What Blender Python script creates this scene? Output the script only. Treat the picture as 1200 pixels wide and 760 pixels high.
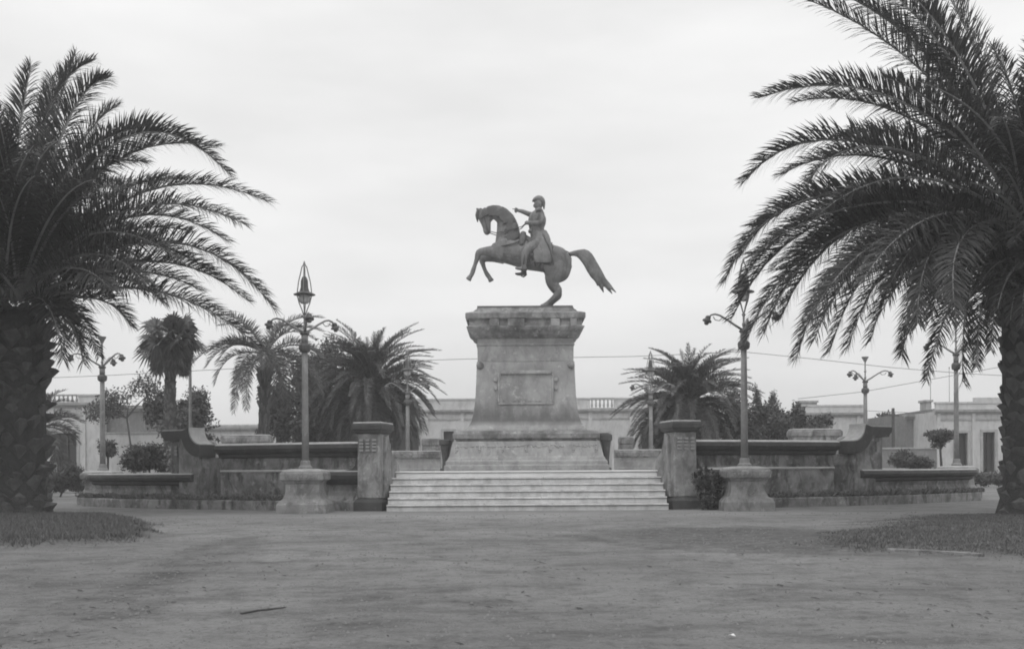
import bpy, bmesh, math, random
from mathutils import Vector, Matrix, noise as mnoise
R = math.radians
scene = bpy.context.scene
for o in list(bpy.data.objects): bpy.data.objects.remove(o)

# ------------------------------------------------------------------ camera, world, sun, exposure
EYE, F, CX, HY, ROLL = 1.2, 1200.0, 600.0, 550.0, 0.0058
cam = bpy.data.cameras.new("camera"); cam.sensor_width = 36; cam.lens = 36.0
cam.shift_y = (HY - 380.0) / 1200.0; cam.clip_end = 2000; cam.clip_start = 0.1
co = bpy.data.objects.new("camera", cam); scene.collection.objects.link(co)
co.location = (0, 0, EYE)
co.rotation_euler = (Matrix.Rotation(R(90), 3, 'X') @ Matrix.Rotation(-ROLL, 3, 'Z')).to_euler()
scene.camera = co
scene.render.resolution_x, scene.render.resolution_y = 1024, 648
scene.view_settings.view_transform = 'Standard'; scene.view_settings.look = 'None'
scene.view_settings.exposure = 0.36; scene.view_settings.gamma = 1
scene.view_settings.use_curve_mapping = False
scene.cycles.filter_width = 1.8
scene.cycles.use_denoising = True; scene.cycles.use_adaptive_sampling = False
scene.cycles.sampling_pattern = 'BLUE_NOISE'
SUN_EL, SUN_AZ = R(58), R(200)

w = bpy.data.worlds.new("World"); scene.world = w; w.use_nodes = True
nt = w.node_tree; nt.nodes.clear()
def N(t, k, **kw):
    n = t.nodes.new(k)
    for a, b in kw.items(): setattr(n, a, b)
    return n
out = N(nt, 'ShaderNodeOutputWorld'); bg = N(nt, 'ShaderNodeBackground')
sky = N(nt, 'ShaderNodeTexSky'); sky.sky_type = 'NISHITA'; sky.sun_disc = False
sky.sun_elevation = SUN_EL; sky.sun_rotation = SUN_AZ; sky.dust_density = 4.0
bw = N(nt, 'ShaderNodeRGBToBW'); nt.links.new(sky.outputs[0], bw.inputs[0])
tc = N(nt, 'ShaderNodeTexCoord'); sx = N(nt, 'ShaderNodeSeparateXYZ'); nt.links.new(tc.outputs['Generated'], sx.inputs[0])
rp = N(nt, 'ShaderNodeValToRGB'); nt.links.new(sx.outputs['Z'], rp.inputs[0])
el = rp.color_ramp.elements
el[0].position = 0.0; el[0].color = (7.1,)*3 + (1,)
el[1].position = 1.0; el[1].color = (10.5,)*3 + (1,)
e = el.new(0.22); e.color = (8.0,)*3 + (1,)
e = el.new(0.40); e.color = (8.3,)*3 + (1,)
mp = N(nt, 'ShaderNodeMapping'); mp.inputs['Scale'].default_value = (1.0, 1.0, 4.0)
nt.links.new(tc.outputs['Generated'], mp.inputs[0])
nz = N(nt, 'ShaderNodeTexNoise'); nz.inputs['Scale'].default_value = 2.6; nz.inputs['Detail'].default_value = 5; nz.inputs['Roughness'].default_value = 0.5
nt.links.new(mp.outputs[0], nz.inputs['Vector'])
mr = N(nt, 'ShaderNodeMapRange'); mr.inputs['From Min'].default_value = 0.3; mr.inputs['From Max'].default_value = 0.7
mr.inputs['To Min'].default_value = 0.87; mr.inputs['To Max'].default_value = 1.08
nt.links.new(nz.outputs[0], mr.inputs['Value'])
mu = N(nt, 'ShaderNodeMath', operation='MULTIPLY'); nt.links.new(rp.outputs[0], mu.inputs[0]); nt.links.new(mr.outputs[0], mu.inputs[1])
mx = N(nt, 'ShaderNodeMix', data_type='FLOAT'); mx.inputs[0].default_value = 0.88
nt.links.new(bw.outputs[0], mx.inputs[2]); nt.links.new(mu.outputs[0], mx.inputs[3])
nt.links.new(mx.outputs[0], bg.inputs['Color']); bg.inputs['Strength'].default_value = 0.1
nt.links.new(bg.outputs[0], out.inputs[0])

sl = bpy.data.lights.new("sun", 'SUN'); sl.energy = 0.6; sl.angle = R(40); sl.color = (1, 1, 1)
so = bpy.data.objects.new("sun", sl); scene.collection.objects.link(so)
sd = Vector((math.sin(SUN_AZ) * math.cos(SUN_EL), math.cos(SUN_AZ) * math.cos(SUN_EL), math.sin(SUN_EL)))
so.rotation_euler = sd.to_track_quat('Z', 'Y').to_euler()

# ------------------------------------------------------------------ helpers
COL = scene.collection
def deroll(px, py):
    return px - (py - HY) * ROLL, py + (px - CX) * ROLL
def at(px, py, Y):
    px, py = deroll(px, py)
    return Vector(((px - CX) / F * Y, Y, EYE + (HY - py) / F * Y))
def xat(px, Y): return (px - CX) / F * Y
def gnd(px, py):
    px, py = deroll(px, py)
    Y = F * EYE / max(py - HY, 1.0)
    return Vector(((px - CX) / F * Y, Y, 0))

class MB:
    def __init__(s): s.v = []; s.f = []; s.m = []
    def add(s, vs, fs, mi=0):
        b = len(s.v); s.v.extend(vs)
        for f in fs: s.f.append([b + i for i in f]); s.m.append(mi)
    def box(s, c, d, rz=0.0, mi=0, taper=1.0, frame=None):
        x, y, z = d[0] / 2, d[1] / 2, d[2] / 2
        vs = []
        for sz in (-1, 1):
            k = taper if sz > 0 else 1.0
            for a, b in ((-1, -1), (1, -1), (1, 1), (-1, 1)): vs.append(Vector((a * x * k, b * y * k, sz * z)))
        M = frame if frame else Matrix.Translation(Vector(c)) @ Matrix.Rotation(rz, 4, 'Z')
        if frame: M = frame @ Matrix.Translation(Vector(c))
        s.add([M @ q for q in vs], [(0, 3, 2, 1), (4, 5, 6, 7), (0, 1, 5, 4), (1, 2, 6, 5), (2, 3, 7, 6), (3, 0, 4, 7)], mi)
    def box2(s, a, b, mi=0, frame=None):
        s.box([(a[i] + b[i]) / 2 for i in range(3)], [abs(b[i] - a[i]) for i in range(3)], mi=mi, frame=frame)
    def tube(s, pts, rad, n=8, mi=0, flat=None, cap=True):
        """tube through pts; rad number/list; flat=list of lateral radii; frame kept from a fixed side vector"""
        pts = [Vector(p) for p in pts]; m = len(pts)
        if not hasattr(rad, '__len__'): rad = [rad] * m
        vs = []; side0 = None
        for i, p in enumerate(pts):
            t = (pts[min(i + 1, m - 1)] - pts[max(i - 1, 0)])
            if t.length < 1e-9: t = Vector((0, 0, 1))
            t.normalize()
            if side0 is None:
                ref = Vector((0, 1, 0)) if abs(t.y) < 0.9 else Vector((1, 0, 0))
            else: ref = side0
            sd_ = (ref - t * ref.dot(t)).normalized(); side0 = sd_
            nn = t.cross(sd_)
            rl = flat[i] if flat else rad[i]
            for k in range(n):
                a = 2 * math.pi * k / n
                vs.append(p + nn * (math.cos(a) * rad[i]) + sd_ * (math.sin(a) * rl))
        fs = []
        for i in range(m - 1):
            for k in range(n):
                a, b = i * n + k, i * n + (k + 1) % n
                fs.append((a, b, b + n, a + n))
        if cap: fs.append(tuple(reversed(range(n)))); fs.append(tuple(range((m - 1) * n, m * n)))
        s.add(vs, fs, mi)
    def lathe(s, c, prof, n=16, mi=0, sx=1.0, sy=1.0, frame=None):
        c = Vector(c); vs = []; m = len(prof)
        for r, z in prof:
            for k in range(n):
                a = 2 * math.pi * k / n
                q = Vector((r * math.cos(a) * sx, r * math.sin(a) * sy, z)) + c
                vs.append(frame @ q if frame else q)
        fs = []
        for i in range(m - 1):
            for k in range(n):
                a, b = i * n + k, i * n + (k + 1) % n
                fs.append((a, b, b + n, a + n))
        fs.append(tuple(reversed(range(n)))); fs.append(tuple(range((m - 1) * n, m * n)))
        s.add(vs, fs, mi)
    def sqlathe(s, c, prof, ratio=1.0, mi=0, rz=0.0, frame=None):
        """square-plan moulding stack: prof (half width x, z); depth half = x + ratio offset"""
        vs = []; m = len(prof)
        M = Matrix.Translation(Vector(c)) @ Matrix.Rotation(rz, 4, 'Z')
        if frame: M = frame @ M
        for hx, z in prof:
            hy = hx + ratio
            for a, b in ((-1, -1), (1, -1), (1, 1), (-1, 1)): vs.append(M @ Vector((a * hx, b * hy, z)))
        fs = [(3, 2, 1, 0), tuple(range(4 * m - 4, 4 * m))]
        for i in range(m - 1):
            for k in range(4):
                a, b = i * 4 + k, i * 4 + (k + 1) % 4
                fs.append((a, b, b + 4, a + 4))
        s.add(vs, fs, mi)
    def prism(s, poly, a, b, axes='xzy', mi=0, frame=None):
        """poly of 2-D points in the first two axes, extruded from a to b along the third"""
        idx = ['xyz'.index(k) for k in axes]; n = len(poly); vs = []
        for d in (a, b):
            for u, v in poly:
                q = [0, 0, 0]; q[idx[0]] = u; q[idx[1]] = v; q[idx[2]] = d
                q = Vector(q); vs.append(frame @ q if frame else q)
        fs = [tuple(range(n)), tuple(reversed(range(n, 2 * n)))]
        for k in range(n): fs.append((k, (k + 1) % n, n + (k + 1) % n, n + k))
        s.add(vs, fs, mi)
    def sweep(s, path, prof, mi=0, closed_path=False):
        """closed profile (offset to the outside, z) swept along a plan path [(x,y)]; outside = right-hand side of travel"""
        m = len(path); n = len(prof); vs = []
        for i in range(m):
            p = Vector(path[i])
            d0 = (p - Vector(path[i - 1])).normalized() if i > 0 else None
            d1 = (Vector(path[i + 1]) - p).normalized() if i < m - 1 else None
            if d0 is None: d0 = d1
            if d1 is None: d1 = d0
            n0 = Vector((d0.y, -d0.x)); n1 = Vector((d1.y, -d1.x))
            nn = (n0 + n1).normalized(); k = 1.0 / max(0.35, nn.dot(n0))
            for o, z in prof: vs.append(Vector((p.x + nn.x * o * k, p.y + nn.y * o * k, z)))
        fs = []
        for i in range(m - 1):
            for k in range(n):
                a, b = i * n + k, i * n + (k + 1) % n
                fs.append((a, b, b + n, a + n))
        fs.append(tuple(reversed(range(n)))); fs.append(tuple(range((m - 1) * n, m * n)))
        s.add(vs, fs, mi)
    def build(s, name, mat, parent=None, smooth=False, loc=None, bevel=0.0, fixn=True):
        me = bpy.data.meshes.new(name)
        me.from_pydata([tuple(q) for q in s.v], [], s.f)
        mats = mat if isinstance(mat, (list, tuple)) else [mat]
        for q in mats: me.materials.append(q)
        if len(mats) > 1: me.polygons.foreach_set('material_index', s.m)
        if fixn:
            bm = bmesh.new(); bm.from_mesh(me); bmesh.ops.recalc_face_normals(bm, faces=bm.faces); bm.to_mesh(me); bm.free()
        if smooth: me.polygons.foreach_set('use_smooth', [True] * len(me.polygons))
        me.update()
        o = bpy.data.objects.new(name, me); COL.objects.link(o)
        if bevel > 0:
            b = o.modifiers.new('bevel', 'BEVEL'); b.width = bevel; b.segments = 2; b.limit_method = 'ANGLE'; b.angle_limit = R(40)
        if parent is not None:
            o.parent = parent
            o.matrix_parent_inverse = Matrix.Identity(4)
            pl = world_of(parent)
            o.matrix_local = pl.inverted() @ Matrix.Identity(4) if loc is None else Matrix.Translation(loc)
        elif loc is not None: o.location = loc
        return o
def world_of(o):
    M = o.matrix_basis.copy()
    while o.parent is not None:
        o = o.parent; M = o.matrix_basis @ M
    return M
def thing(name, label, cat, loc=(0, 0, 0), group=None, rz=0.0):
    o = bpy.data.objects.new(name, None); COL.objects.link(o); o.location = loc; o.rotation_euler = (0, 0, rz)
    o.empty_display_size = 0.2; o['kind'] = 'thing'
    return tag(o, label, cat, group)
def tag(o, label=None, cat=None, group=None, kind=None):
    if label: o['label'] = label
    if cat: o['category'] = cat
    if group: o['group'] = group
    if kind: o['kind'] = kind
    return o
def copy_tree(o, parent=None):
    c = o.copy(); COL.objects.link(c)
    if parent is not None: c.parent = parent
    for ch in list(o.children): copy_tree(ch, c)
    return c

# ------------------------------------------------------------------ materials (black-and-white photograph: all greys)
def g(v): return (v, v, v, 1)
def surf(name, base, dark=None, scale=3.0, streak=0.0, rough=0.85, bump=0.15, bscale=25.0, spec=0.3, amount=0.6, streak_dark=0.05, light=None):
    m = bpy.data.materials.new(name); m.use_nodes = True; t = m.node_tree; L = t.links.new
    p = t.nodes['Principled BSDF']; p.inputs['Roughness'].default_value = rough; p.inputs['Specular IOR Level'].default_value = spec
    tc = N(t, 'ShaderNodeTexCoord'); geo = N(t, 'ShaderNodeNewGeometry')
    pos = geo.outputs['Position']
    n1 = N(t, 'ShaderNodeTexNoise'); n1.inputs['Scale'].default_value = scale; n1.inputs['Detail'].default_value = 8; n1.inputs['Roughness'].default_value = 0.62
    L(pos, n1.inputs['Vector'])
    r1 = N(t, 'ShaderNodeMapRange'); r1.inputs['From Min'].default_value = 0.38; r1.inputs['From Max'].default_value = 0.66; r1.inputs['To Max'].default_value = amount
    L(n1.outputs[0], r1.inputs['Value'])
    mx = N(t, 'ShaderNodeMix', data_type='RGBA'); mx.inputs[6].default_value = g(base); mx.inputs[7].default_value = g(dark if dark is not None else base * 0.7)
    L(r1.outputs[0], mx.inputs[0]); last = mx.outputs[2]
    if streak > 0:
        wn = N(t, 'ShaderNodeTexNoise'); wn.inputs['Scale'].default_value = 1.1; wn.inputs['Detail'].default_value = 4; L(pos, wn.inputs['Vector'])
        wm = N(t, 'ShaderNodeVectorMath', operation='MULTIPLY_ADD'); wm.inputs[1].default_value = (0.7, 0.7, 1.2); L(wn.outputs['Color'], wm.inputs[0]); L(pos, wm.inputs[2])
        mp = N(t, 'ShaderNodeMapping'); mp.inputs['Scale'].default_value = (3.2, 3.2, 0.75); L(wm.outputs[0], mp.inputs[0])
        n2 = N(t, 'ShaderNodeTexNoise'); n2.inputs['Scale'].default_value = 1.2; n2.inputs['Detail'].default_value = 9; n2.inputs['Roughness'].default_value = 0.68; L(mp.outputs[0], n2.inputs['Vector'])
        r2 = N(t, 'ShaderNodeMapRange'); r2.inputs['From Min'].default_value = 0.47; r2.inputs['From Max'].default_value = 0.66; r2.inputs['To Max'].default_value = streak
        L(n2.outputs[0], r2.inputs['Value'])
        m2 = N(t, 'ShaderNodeMix', data_type='RGBA'); m2.inputs[7].default_value = g(streak_dark); L(last, m2.inputs[6]); L(r2.outputs[0], m2.inputs[0]); last = m2.outputs[2]
        n4 = N(t, 'ShaderNodeTexNoise'); n4.inputs['Scale'].default_value = 4.5; n4.inputs['Detail'].default_value = 7; n4.inputs['Roughness'].default_value = 0.7; L(pos, n4.inputs['Vector'])
        r4 = N(t, 'ShaderNodeMapRange'); r4.inputs['From Min'].default_value = 0.56; r4.inputs['From Max'].default_value = 0.70; r4.inputs['To Max'].default_value = 0.55; L(n4.outputs[0], r4.inputs['Value'])
        m4 = N(t, 'ShaderNodeMix', data_type='RGBA'); m4.inputs[7].default_value = g(min(0.6, base * 1.7)); L(last, m4.inputs[6]); L(r4.outputs[0], m4.inputs[0]); last = m4.outputs[2]
    L(last, p.inputs['Base Color'])
    n3 = N(t, 'ShaderNodeTexNoise'); n3.inputs['Scale'].default_value = bscale; n3.inputs['Detail'].default_value = 5; L(pos, n3.inputs['Vector'])
    b = N(t, 'ShaderNodeBump'); b.inputs['Strength'].default_value = bump; b.inputs['Distance'].default_value = 0.05
    L(n3.outputs[0], b.inputs['Height']); L(b.outputs[0], p.inputs['Normal'])
    return m
def leafmat(name, base, var=0.5, trans=0.12, rough=0.55):
    m = bpy.data.materials.new(name); m.use_nodes = True; t = m.node_tree; L = t.links.new
    p = t.nodes['Principled BSDF']; p.inputs['Roughness'].default_value = rough; p.inputs['Specular IOR Level'].default_value = 0.35
    geo = N(t, 'ShaderNodeNewGeometry')
    hs = N(t, 'ShaderNodeMapRange'); hs.inputs['To Min'].default_value = base * (1 - var); hs.inputs['To Max'].default_value = base * (1 + var)
    L(geo.outputs['Random Per Island'], hs.inputs['Value']); L(hs.outputs[0], p.inputs['Base Color'])
    tr = N(t, 'ShaderNodeBsdfTranslucent'); tr.inputs[0].default_value = g(base * 1.3)
    ms = N(t, 'ShaderNodeMixShader'); ms.inputs[0].default_value = trans
    L(p.outputs[0], ms.inputs[1]); L(tr.outputs[0], ms.inputs[2]); L(ms.outputs[0], t.nodes['Material Output'].inputs[0])
    return m

M = {}
M['stone_wall'] = surf('weathered_render', 0.30, 0.10, 1.5, 0.9, streak_dark=0.05, amount=0.9, bump=0.35)
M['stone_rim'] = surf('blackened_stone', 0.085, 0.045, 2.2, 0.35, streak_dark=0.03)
M['stone_pier'] = surf('pier_stone', 0.31, 0.13, 1.8, 0.75, streak_dark=0.07, amount=0.8)
M['ornament'] = surf('pale_ornament_stone', 0.34, 0.24, 3.0, 0.0)
M['dry_litter'] = surf('dry_litter', 0.06, 0.03, 5.0, 0.0)
M['pebble'] = surf('pebble', 0.20, 0.09, 9.0, 0.0)
M['stone_top'] = surf('skylit_top_stone', 0.40, 0.22, 4.0, 0.0)  # paler than the stone below: sky light on upper faces painted in
M['stone_ped'] = surf('monument_stone', 0.37, 0.20, 1.1, 0.5, streak_dark=0.14, amount=0.8)
M['stone_cornice'] = surf('stained_cornice_stone', 0.34, 0.08, 1.1, 0.6, streak_dark=0.08, amount=0.95)
M['stone_lamp'] = surf('lamp_plinth_stone', 0.31, 0.11, 2.2, 0.75, streak_dark=0.07, bump=0.4)
M['marble'] = surf('worn_marble', 0.70, 0.38, 2.5, 0.3, rough=0.6, bump=0.06, streak_dark=0.15)
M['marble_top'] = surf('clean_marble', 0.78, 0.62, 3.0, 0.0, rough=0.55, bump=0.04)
M['bronze'] = surf('patinated_bronze', 0.19, 0.10, 3.0, 0.75, rough=0.5, bump=0.3, bscale=12, spec=0.5, streak_dark=0.06)
M['bronze_dark'] = surf('dark_bronze', 0.10, 0.06, 3.0, 0.3, rough=0.55, bump=0.3, bscale=20, spec=0.5)
M['iron'] = surf('painted_iron', 0.24, 0.15, 6.0, 0.3, rough=0.5, bump=0.03, spec=0.5)
M['iron_dark'] = surf('dark_iron', 0.09, 0.06, 6.0, 0.0, rough=0.5, bump=0.03, spec=0.5)
M['plaster'] = surf('old_plaster', 0.58, 0.42, 0.7, 0.35, streak_dark=0.18)
M['plaster_dark'] = surf('grey_plaster', 0.24, 0.16, 0.8, 0.4, streak_dark=0.1)
M['trim'] = surf('plaster_trim', 0.44, 0.26, 1.0, 0.4, streak_dark=0.14)
M['shutter'] = surf('dark_shutter_paint', 0.06, 0.045, 3.0, 0.0, rough=0.6)
M['glass_dark'] = surf('window_glass', 0.035, 0.03, 2.0, 0.0, rough=0.12, bump=0.0, spec=0.5)
M['bark_palm'] = surf('palm_bark', 0.06, 0.03, 6.0, 0.3, bump=0.9, bscale=18, streak_dark=0.03)
M['leafbase'] = surf('palm_leaf_base', 0.13, 0.045, 4.0, 0.2, bump=0.8, bscale=22)
M['bark'] = surf('tree_bark', 0.11, 0.06, 5.0, 0.3, bump=0.6)
M['palm_leaf'] = leafmat('palm_leaflet', 0.078, 0.55)
M['palm_leaf_far'] = leafmat('far_palm_leaflet', 0.095, 0.5)
M['rachis'] = surf('palm_midrib', 0.32, 0.22, 5.0, 0.0, rough=0.5)
M['rachis_far'] = surf('far_palm_midrib', 0.12, 0.09, 5.0, 0.0, rough=0.5)
M['dead_leaf'] = leafmat('dry_palm_leaf', 0.085, 0.5)
M['leaf'] = leafmat('broad_leaf', 0.075, 0.5)
M['leaf_light'] = leafmat('pale_leaf', 0.17, 0.5)
M['grass'] = leafmat('grass_blade', 0.12, 0.5)
M['wire'] = surf('wire', 0.12, 0.10)
def glassy():
    m = bpy.data.materials.new('milky_globe_glass'); m.use_nodes = True
    p = m.node_tree.nodes['Principled BSDF']; p.inputs['Base Color'].default_value = g(0.55); p.inputs['Roughness'].default_value = 0.2
    p.inputs['Transmission Weight'].default_value = 0.35
    return m
M['globe'] = glassy()

def ground_mat():
    m = bpy.data.materials.new('trodden_earth'); m.use_nodes = True; t = m.node_tree; L = t.links.new
    p = t.nodes['Principled BSDF']; p.inputs['Roughness'].default_value = 0.95; p.inputs['Specular IOR Level'].default_value = 0.15
    geo = N(t, 'ShaderNodeNewGeometry'); pos = geo.outputs['Position']
    def noi(sc, det=6, rough=0.6, vec=None):
        n = N(t, 'ShaderNodeTexNoise'); n.inputs['Scale'].default_value = sc; n.inputs['Detail'].default_value = det; n.inputs['Roughness'].default_value = rough
        L(vec if vec else pos, n.inputs['Vector']); return n.outputs[0]
    def rng(v, a, b, c, d):
        r = N(t, 'ShaderNodeMapRange'); r.inputs[1].default_value = a; r.inputs[2].default_value = b; r.inputs[3].default_value = c; r.inputs[4].default_value = d
        L(v, r.inputs[0]); return r.outputs[0]
    def mixc(fac, a, b):
        x = N(t, 'ShaderNodeMix', data_type='RGBA'); L(fac, x.inputs[0])
        if isinstance(a, float): x.inputs[6].default_value = g(a)
        else: L(a, x.inputs[6])
        x.inputs[7].default_value = g(b); return x.outputs[2]
    c = mixc(rng(noi(0.22, 7, 0.6), 0.40, 0.64, 0, 0.9), 0.27, 0.18)
    c = mixc(rng(noi(1.3, 8, 0.72), 0.48, 0.70, 0, 0.75), c, 0.095)
    c = mixc(rng(noi(0.8, 9, 0.75), 0.55, 0.75, 0, 0.6), c, 0.29)
    mp = N(t, 'ShaderNodeMapping'); mp.inputs['Rotation'].default_value = (0, 0, R(12)); mp.inputs['Scale'].default_value = (0.45, 1.2, 1); L(pos, mp.inputs[0])
    c = mixc(rng(noi(1.1, 6, 0.62, mp.outputs[0]), 0.53, 0.68, 0, 0.6), c, 0.09)
    c = mixc(rng(noi(5.0, 8, 0.75), 0.52, 0.68, 0, 0.65), c, 0.085)
    c = mixc(rng(noi(16, 6, 0.75), 0.54, 0.68, 0, 0.6), c, 0.085)
    c = mixc(rng(noi(11, 6, 0.75), 0.58, 0.70, 0, 0.45), c, 0.34)
    c = mixc(rng(noi(38, 3, 0.6), 0.62, 0.72, 0, 0.6), c, 0.36)
    for nm_, val, amt in (('soil', 0.115, 0.85), ('rut', 0.075, 0.95), ('dry', 0.34, 0.7)):
        an = N(t, 'ShaderNodeAttribute'); an.attribute_name = nm_
        ad = N(t, 'ShaderNodeMath', operation='MULTIPLY'); L(an.outputs['Fac'], ad.inputs[0]); L(rng(noi(5, 6, 0.7), 0.3, 0.65, 0.35, 1.0), ad.inputs[1])
        c = mixc(rng(ad.outputs[0], 0.0, 0.9, 0.0, amt), c, val)
    L(c, p.inputs['Base Color'])
    b = N(t, 'ShaderNodeBump'); b.inputs['Strength'].default_value = 0.9; b.inputs['Distance'].default_value = 0.06
    L(noi(9, 9, 0.75), b.inputs['Height'])
    b2 = N(t, 'ShaderNodeBump'); b2.inputs['Strength'].default_value = 0.35; b2.inputs['Distance'].default_value = 0.25
    L(noi(1.6, 4, 0.55), b2.inputs['Height']); L(b.outputs[0], b2.inputs['Normal']); L(b2.outputs[0], p.inputs['Normal'])
    return m
M['ground'] = ground_mat()

# ------------------------------------------------------------------ ground
def gz(x, y):
    k = min(1.0, max(0.0, (29.0 - y) / 4.0))
    return k * 0.035 * mnoise.noise(Vector((x * 0.55, y * 0.55, 1.3))) + k * 0.014 * mnoise.noise(Vector((x * 2.3, y * 2.3, 4.1)))
LAWN_L = [tuple(gnd(*p)[:2]) for p in ((-60, 606), (60, 606), (128, 606), (168, 616), (173, 629), (150, 636), (60, 640), (-60, 641))]
LAWN_R = [tuple(gnd(*p)[:2]) for p in ((1085, 605), (1260, 600), (1260, 660), (1130, 650), (1040, 645), (985, 638), (1010, 622))]
DAMP = [tuple(gnd(*p)[:2]) for p in ((690, 622), (800, 617), (1020, 620), (1040, 645), (900, 645), (760, 637))]
TRACKS = [[(185, 692), (212, 655), (250, 636), (292, 629)], [(232, 668), (275, 645), (296, 628)], [(80, 715), (150, 690), (215, 655)], [(670, 626), (750, 638), (840, 645), (1000, 647)], [(380, 700), (470, 697), (570, 703)], [(395, 730), (430, 729)], [(120, 722), (160, 713)], [(0, 748), (60, 742)]]
def pdist(x, y, poly, closed=True):
    best = 1e9; n = len(poly); ins = False
    for i in range(n if closed else n - 1):
        (ax, ay), (bx, by) = poly[i], poly[(i + 1) % n]
        dx, dy = bx - ax, by - ay; L2 = dx * dx + dy * dy or 1e-9
        t = max(0, min(1, ((x - ax) * dx + (y - ay) * dy) / L2))
        best = min(best, math.hypot(x - ax - t * dx, y - ay - t * dy))
        if closed and (ay > y) != (by > y) and x < (bx - ax) * (y - ay) / ((by - ay) or 1e-9) + ax: ins = not ins
    return -best if ins else best
def lawn_density(x, y):
    dl, dr_ = pdist(x, y, LAWN_L), pdist(x, y, LAWN_R)
    if dl < dr_: return max(0.0, min(1.0, 0.5 - (dl + 0.45 * mnoise.noise(Vector((x * 1.1, y * 1.1, 7))) + 0.2 * mnoise.noise(Vector((x * 3.1, y * 3.1, 7)))) / 0.5))
    d = dr_ + 0.5 * mnoise.noise(Vector((x * 0.7, y * 0.7, 7))) + 0.5 * mnoise.noise(Vector((x * 2.1, y * 2.1, 9)))
    return 0.8 * max(0.0, min(1.0, 0.5 - d / 1.3))
def build_ground():
    xs = [-400, -200, -100, -60, -40] + [-22 + i * 0.17 for i in range(260)] + [40, 60, 100, 200, 400]
    ys = [-12, -4] + [0.5 + i * 0.14 for i in range(226)] + [34, 40, 50, 70, 100, 160, 260, 420]
    trk = [[tuple(gnd(*p)[:2]) for p in t_] for t_ in TRACKS]
    mb = MB(); nx = len(xs); vs = []; soil = []; wet = []; dry = []
    for y in ys:
        for x in xs:
            z = gz(x, y); k = 0.0; wv = 0.0
            if 12 < y < 31 and abs(x) < 22: k = lawn_density(x, y)
            if 3 < y < 31 and abs(x) < 22:
                for t_ in trk:
                    dd = pdist(x, y, t_, False)
                    if dd < 0.45: wv = max(wv, (1 - dd / 0.45) * (0.6 + 0.6 * mnoise.noise(Vector((x * 1.7, y * 1.7, 2)))))
            if 12 < y < 24 and abs(x) < 16: wv = max(wv, 0.75 * max(0.0, min(1.0, 0.5 - (pdist(x, y, DAMP) + 0.35 * mnoise.noise(Vector((x * 0.9, y * 0.9, 5)))) / 0.7)))
            dry.append(max(0.0, 1 - abs(y - 27.2) / 3.4) * (0.8 + 0.5 * mnoise.noise(Vector((x * 0.4, y * 0.4, 12)))) if abs(x) < 40 else 0.0)
            vs.append(Vector((x, y, z + (0.11 if x < 0 else 0.05) * k - 0.02 * wv))); soil.append(k); wet.append(max(0.0, wv))
    fs = [(j * nx + i, j * nx + i + 1, (j + 1) * nx + i + 1, (j + 1) * nx + i) for j in range(len(ys) - 1) for i in range(nx - 1)]
    mb.add(vs, fs); o = mb.build('ground', M['ground'], smooth=True); tag(o, kind='structure')
    for nm_, dat in (('soil', soil), ('rut', wet), ('dry', dry)):
        at_ = o.data.attributes.new(nm_, 'FLOAT', 'POINT'); at_.data.foreach_set('value', dat)
build_ground()

# ------------------------------------------------------------------ terrace on a shallow arc
CC = Vector((0.5, 53.0))
def pol(t, r): return Vector((CC.x + r * math.sin(t), CC.y - r * math.cos(t)))
def tpx(px, r):
    lo, hi = -1.2, 1.2
    for _ in range(60):
        mid = (lo + hi) / 2; q = pol(mid, r)
        if q.x / q.y * F + CX < px: lo = mid
        else: hi = mid
    return (lo + hi) / 2
def arc(t0, t1, r, n=24): return [tuple(pol(t0 + (t1 - t0) * i / n, r)) for i in range(n + 1)]
def pframe(t, r):
    """local frame: x along the tangent (to the right), y INTO the terrace, z up; origin on the arc"""
    q = pol(t, r)
    return Matrix.Translation((q.x, q.y, 0)) @ Matrix.Rotation(t, 4, 'Z')
FLOOR = 1.165
mb = MB()
ring = arc(-R(42), R(42), 20.95, 40) + [(16.0, 48.0), (-15.0, 48.0)]
mb.prism([(a, b) for a, b in ring], 0.02, FLOOR, 'xyz')
tag(mb.build('terrace', M['marble']), kind='structure')

# staircase
SX0, SX1, SY = xat(453, 30), xat(783, 30), 29.95
st = thing('staircase', 'broad marble staircase of six steps leading up to the statue', 'stairs', ((SX0 + SX1) / 2, SY, 0))
for k in range(6):
    b = MB(); z0, z1 = k * 0.1945, (k + 1) * 0.1945
    y0 = SY + k * 0.33
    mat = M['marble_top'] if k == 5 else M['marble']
    b.box2((SX0, y0, z0 + 0.002 if k else -0.05), (SX1, 32.4, z1 - 0.064))
    b.box2((SX0 + 0.01, y0 + 0.09, z1 - 0.0635), (SX1 - 0.01, 32.39, z1 - 0.0455))
    rs = random.Random(300 + k); xa = SX0
    while xa < SX1 - 0.01:
        xb = min(SX1, xa + rs.uniform(1.1, 2.2))
        if SX1 - xb < 0.6: xb = SX1
        j = rs.uniform(-0.008, 0.008)
        b.box2((xa, y0 - 0.065 + j, z1 - 0.045), (xb - (0.012 if xb < SX1 else 0), 32.38, z1 + j * 0.4)); xa = xb
    o = b.build('step', mat, st, bevel=0.008)
    if k == 5: o['label'] = 'bright top step'

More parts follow.
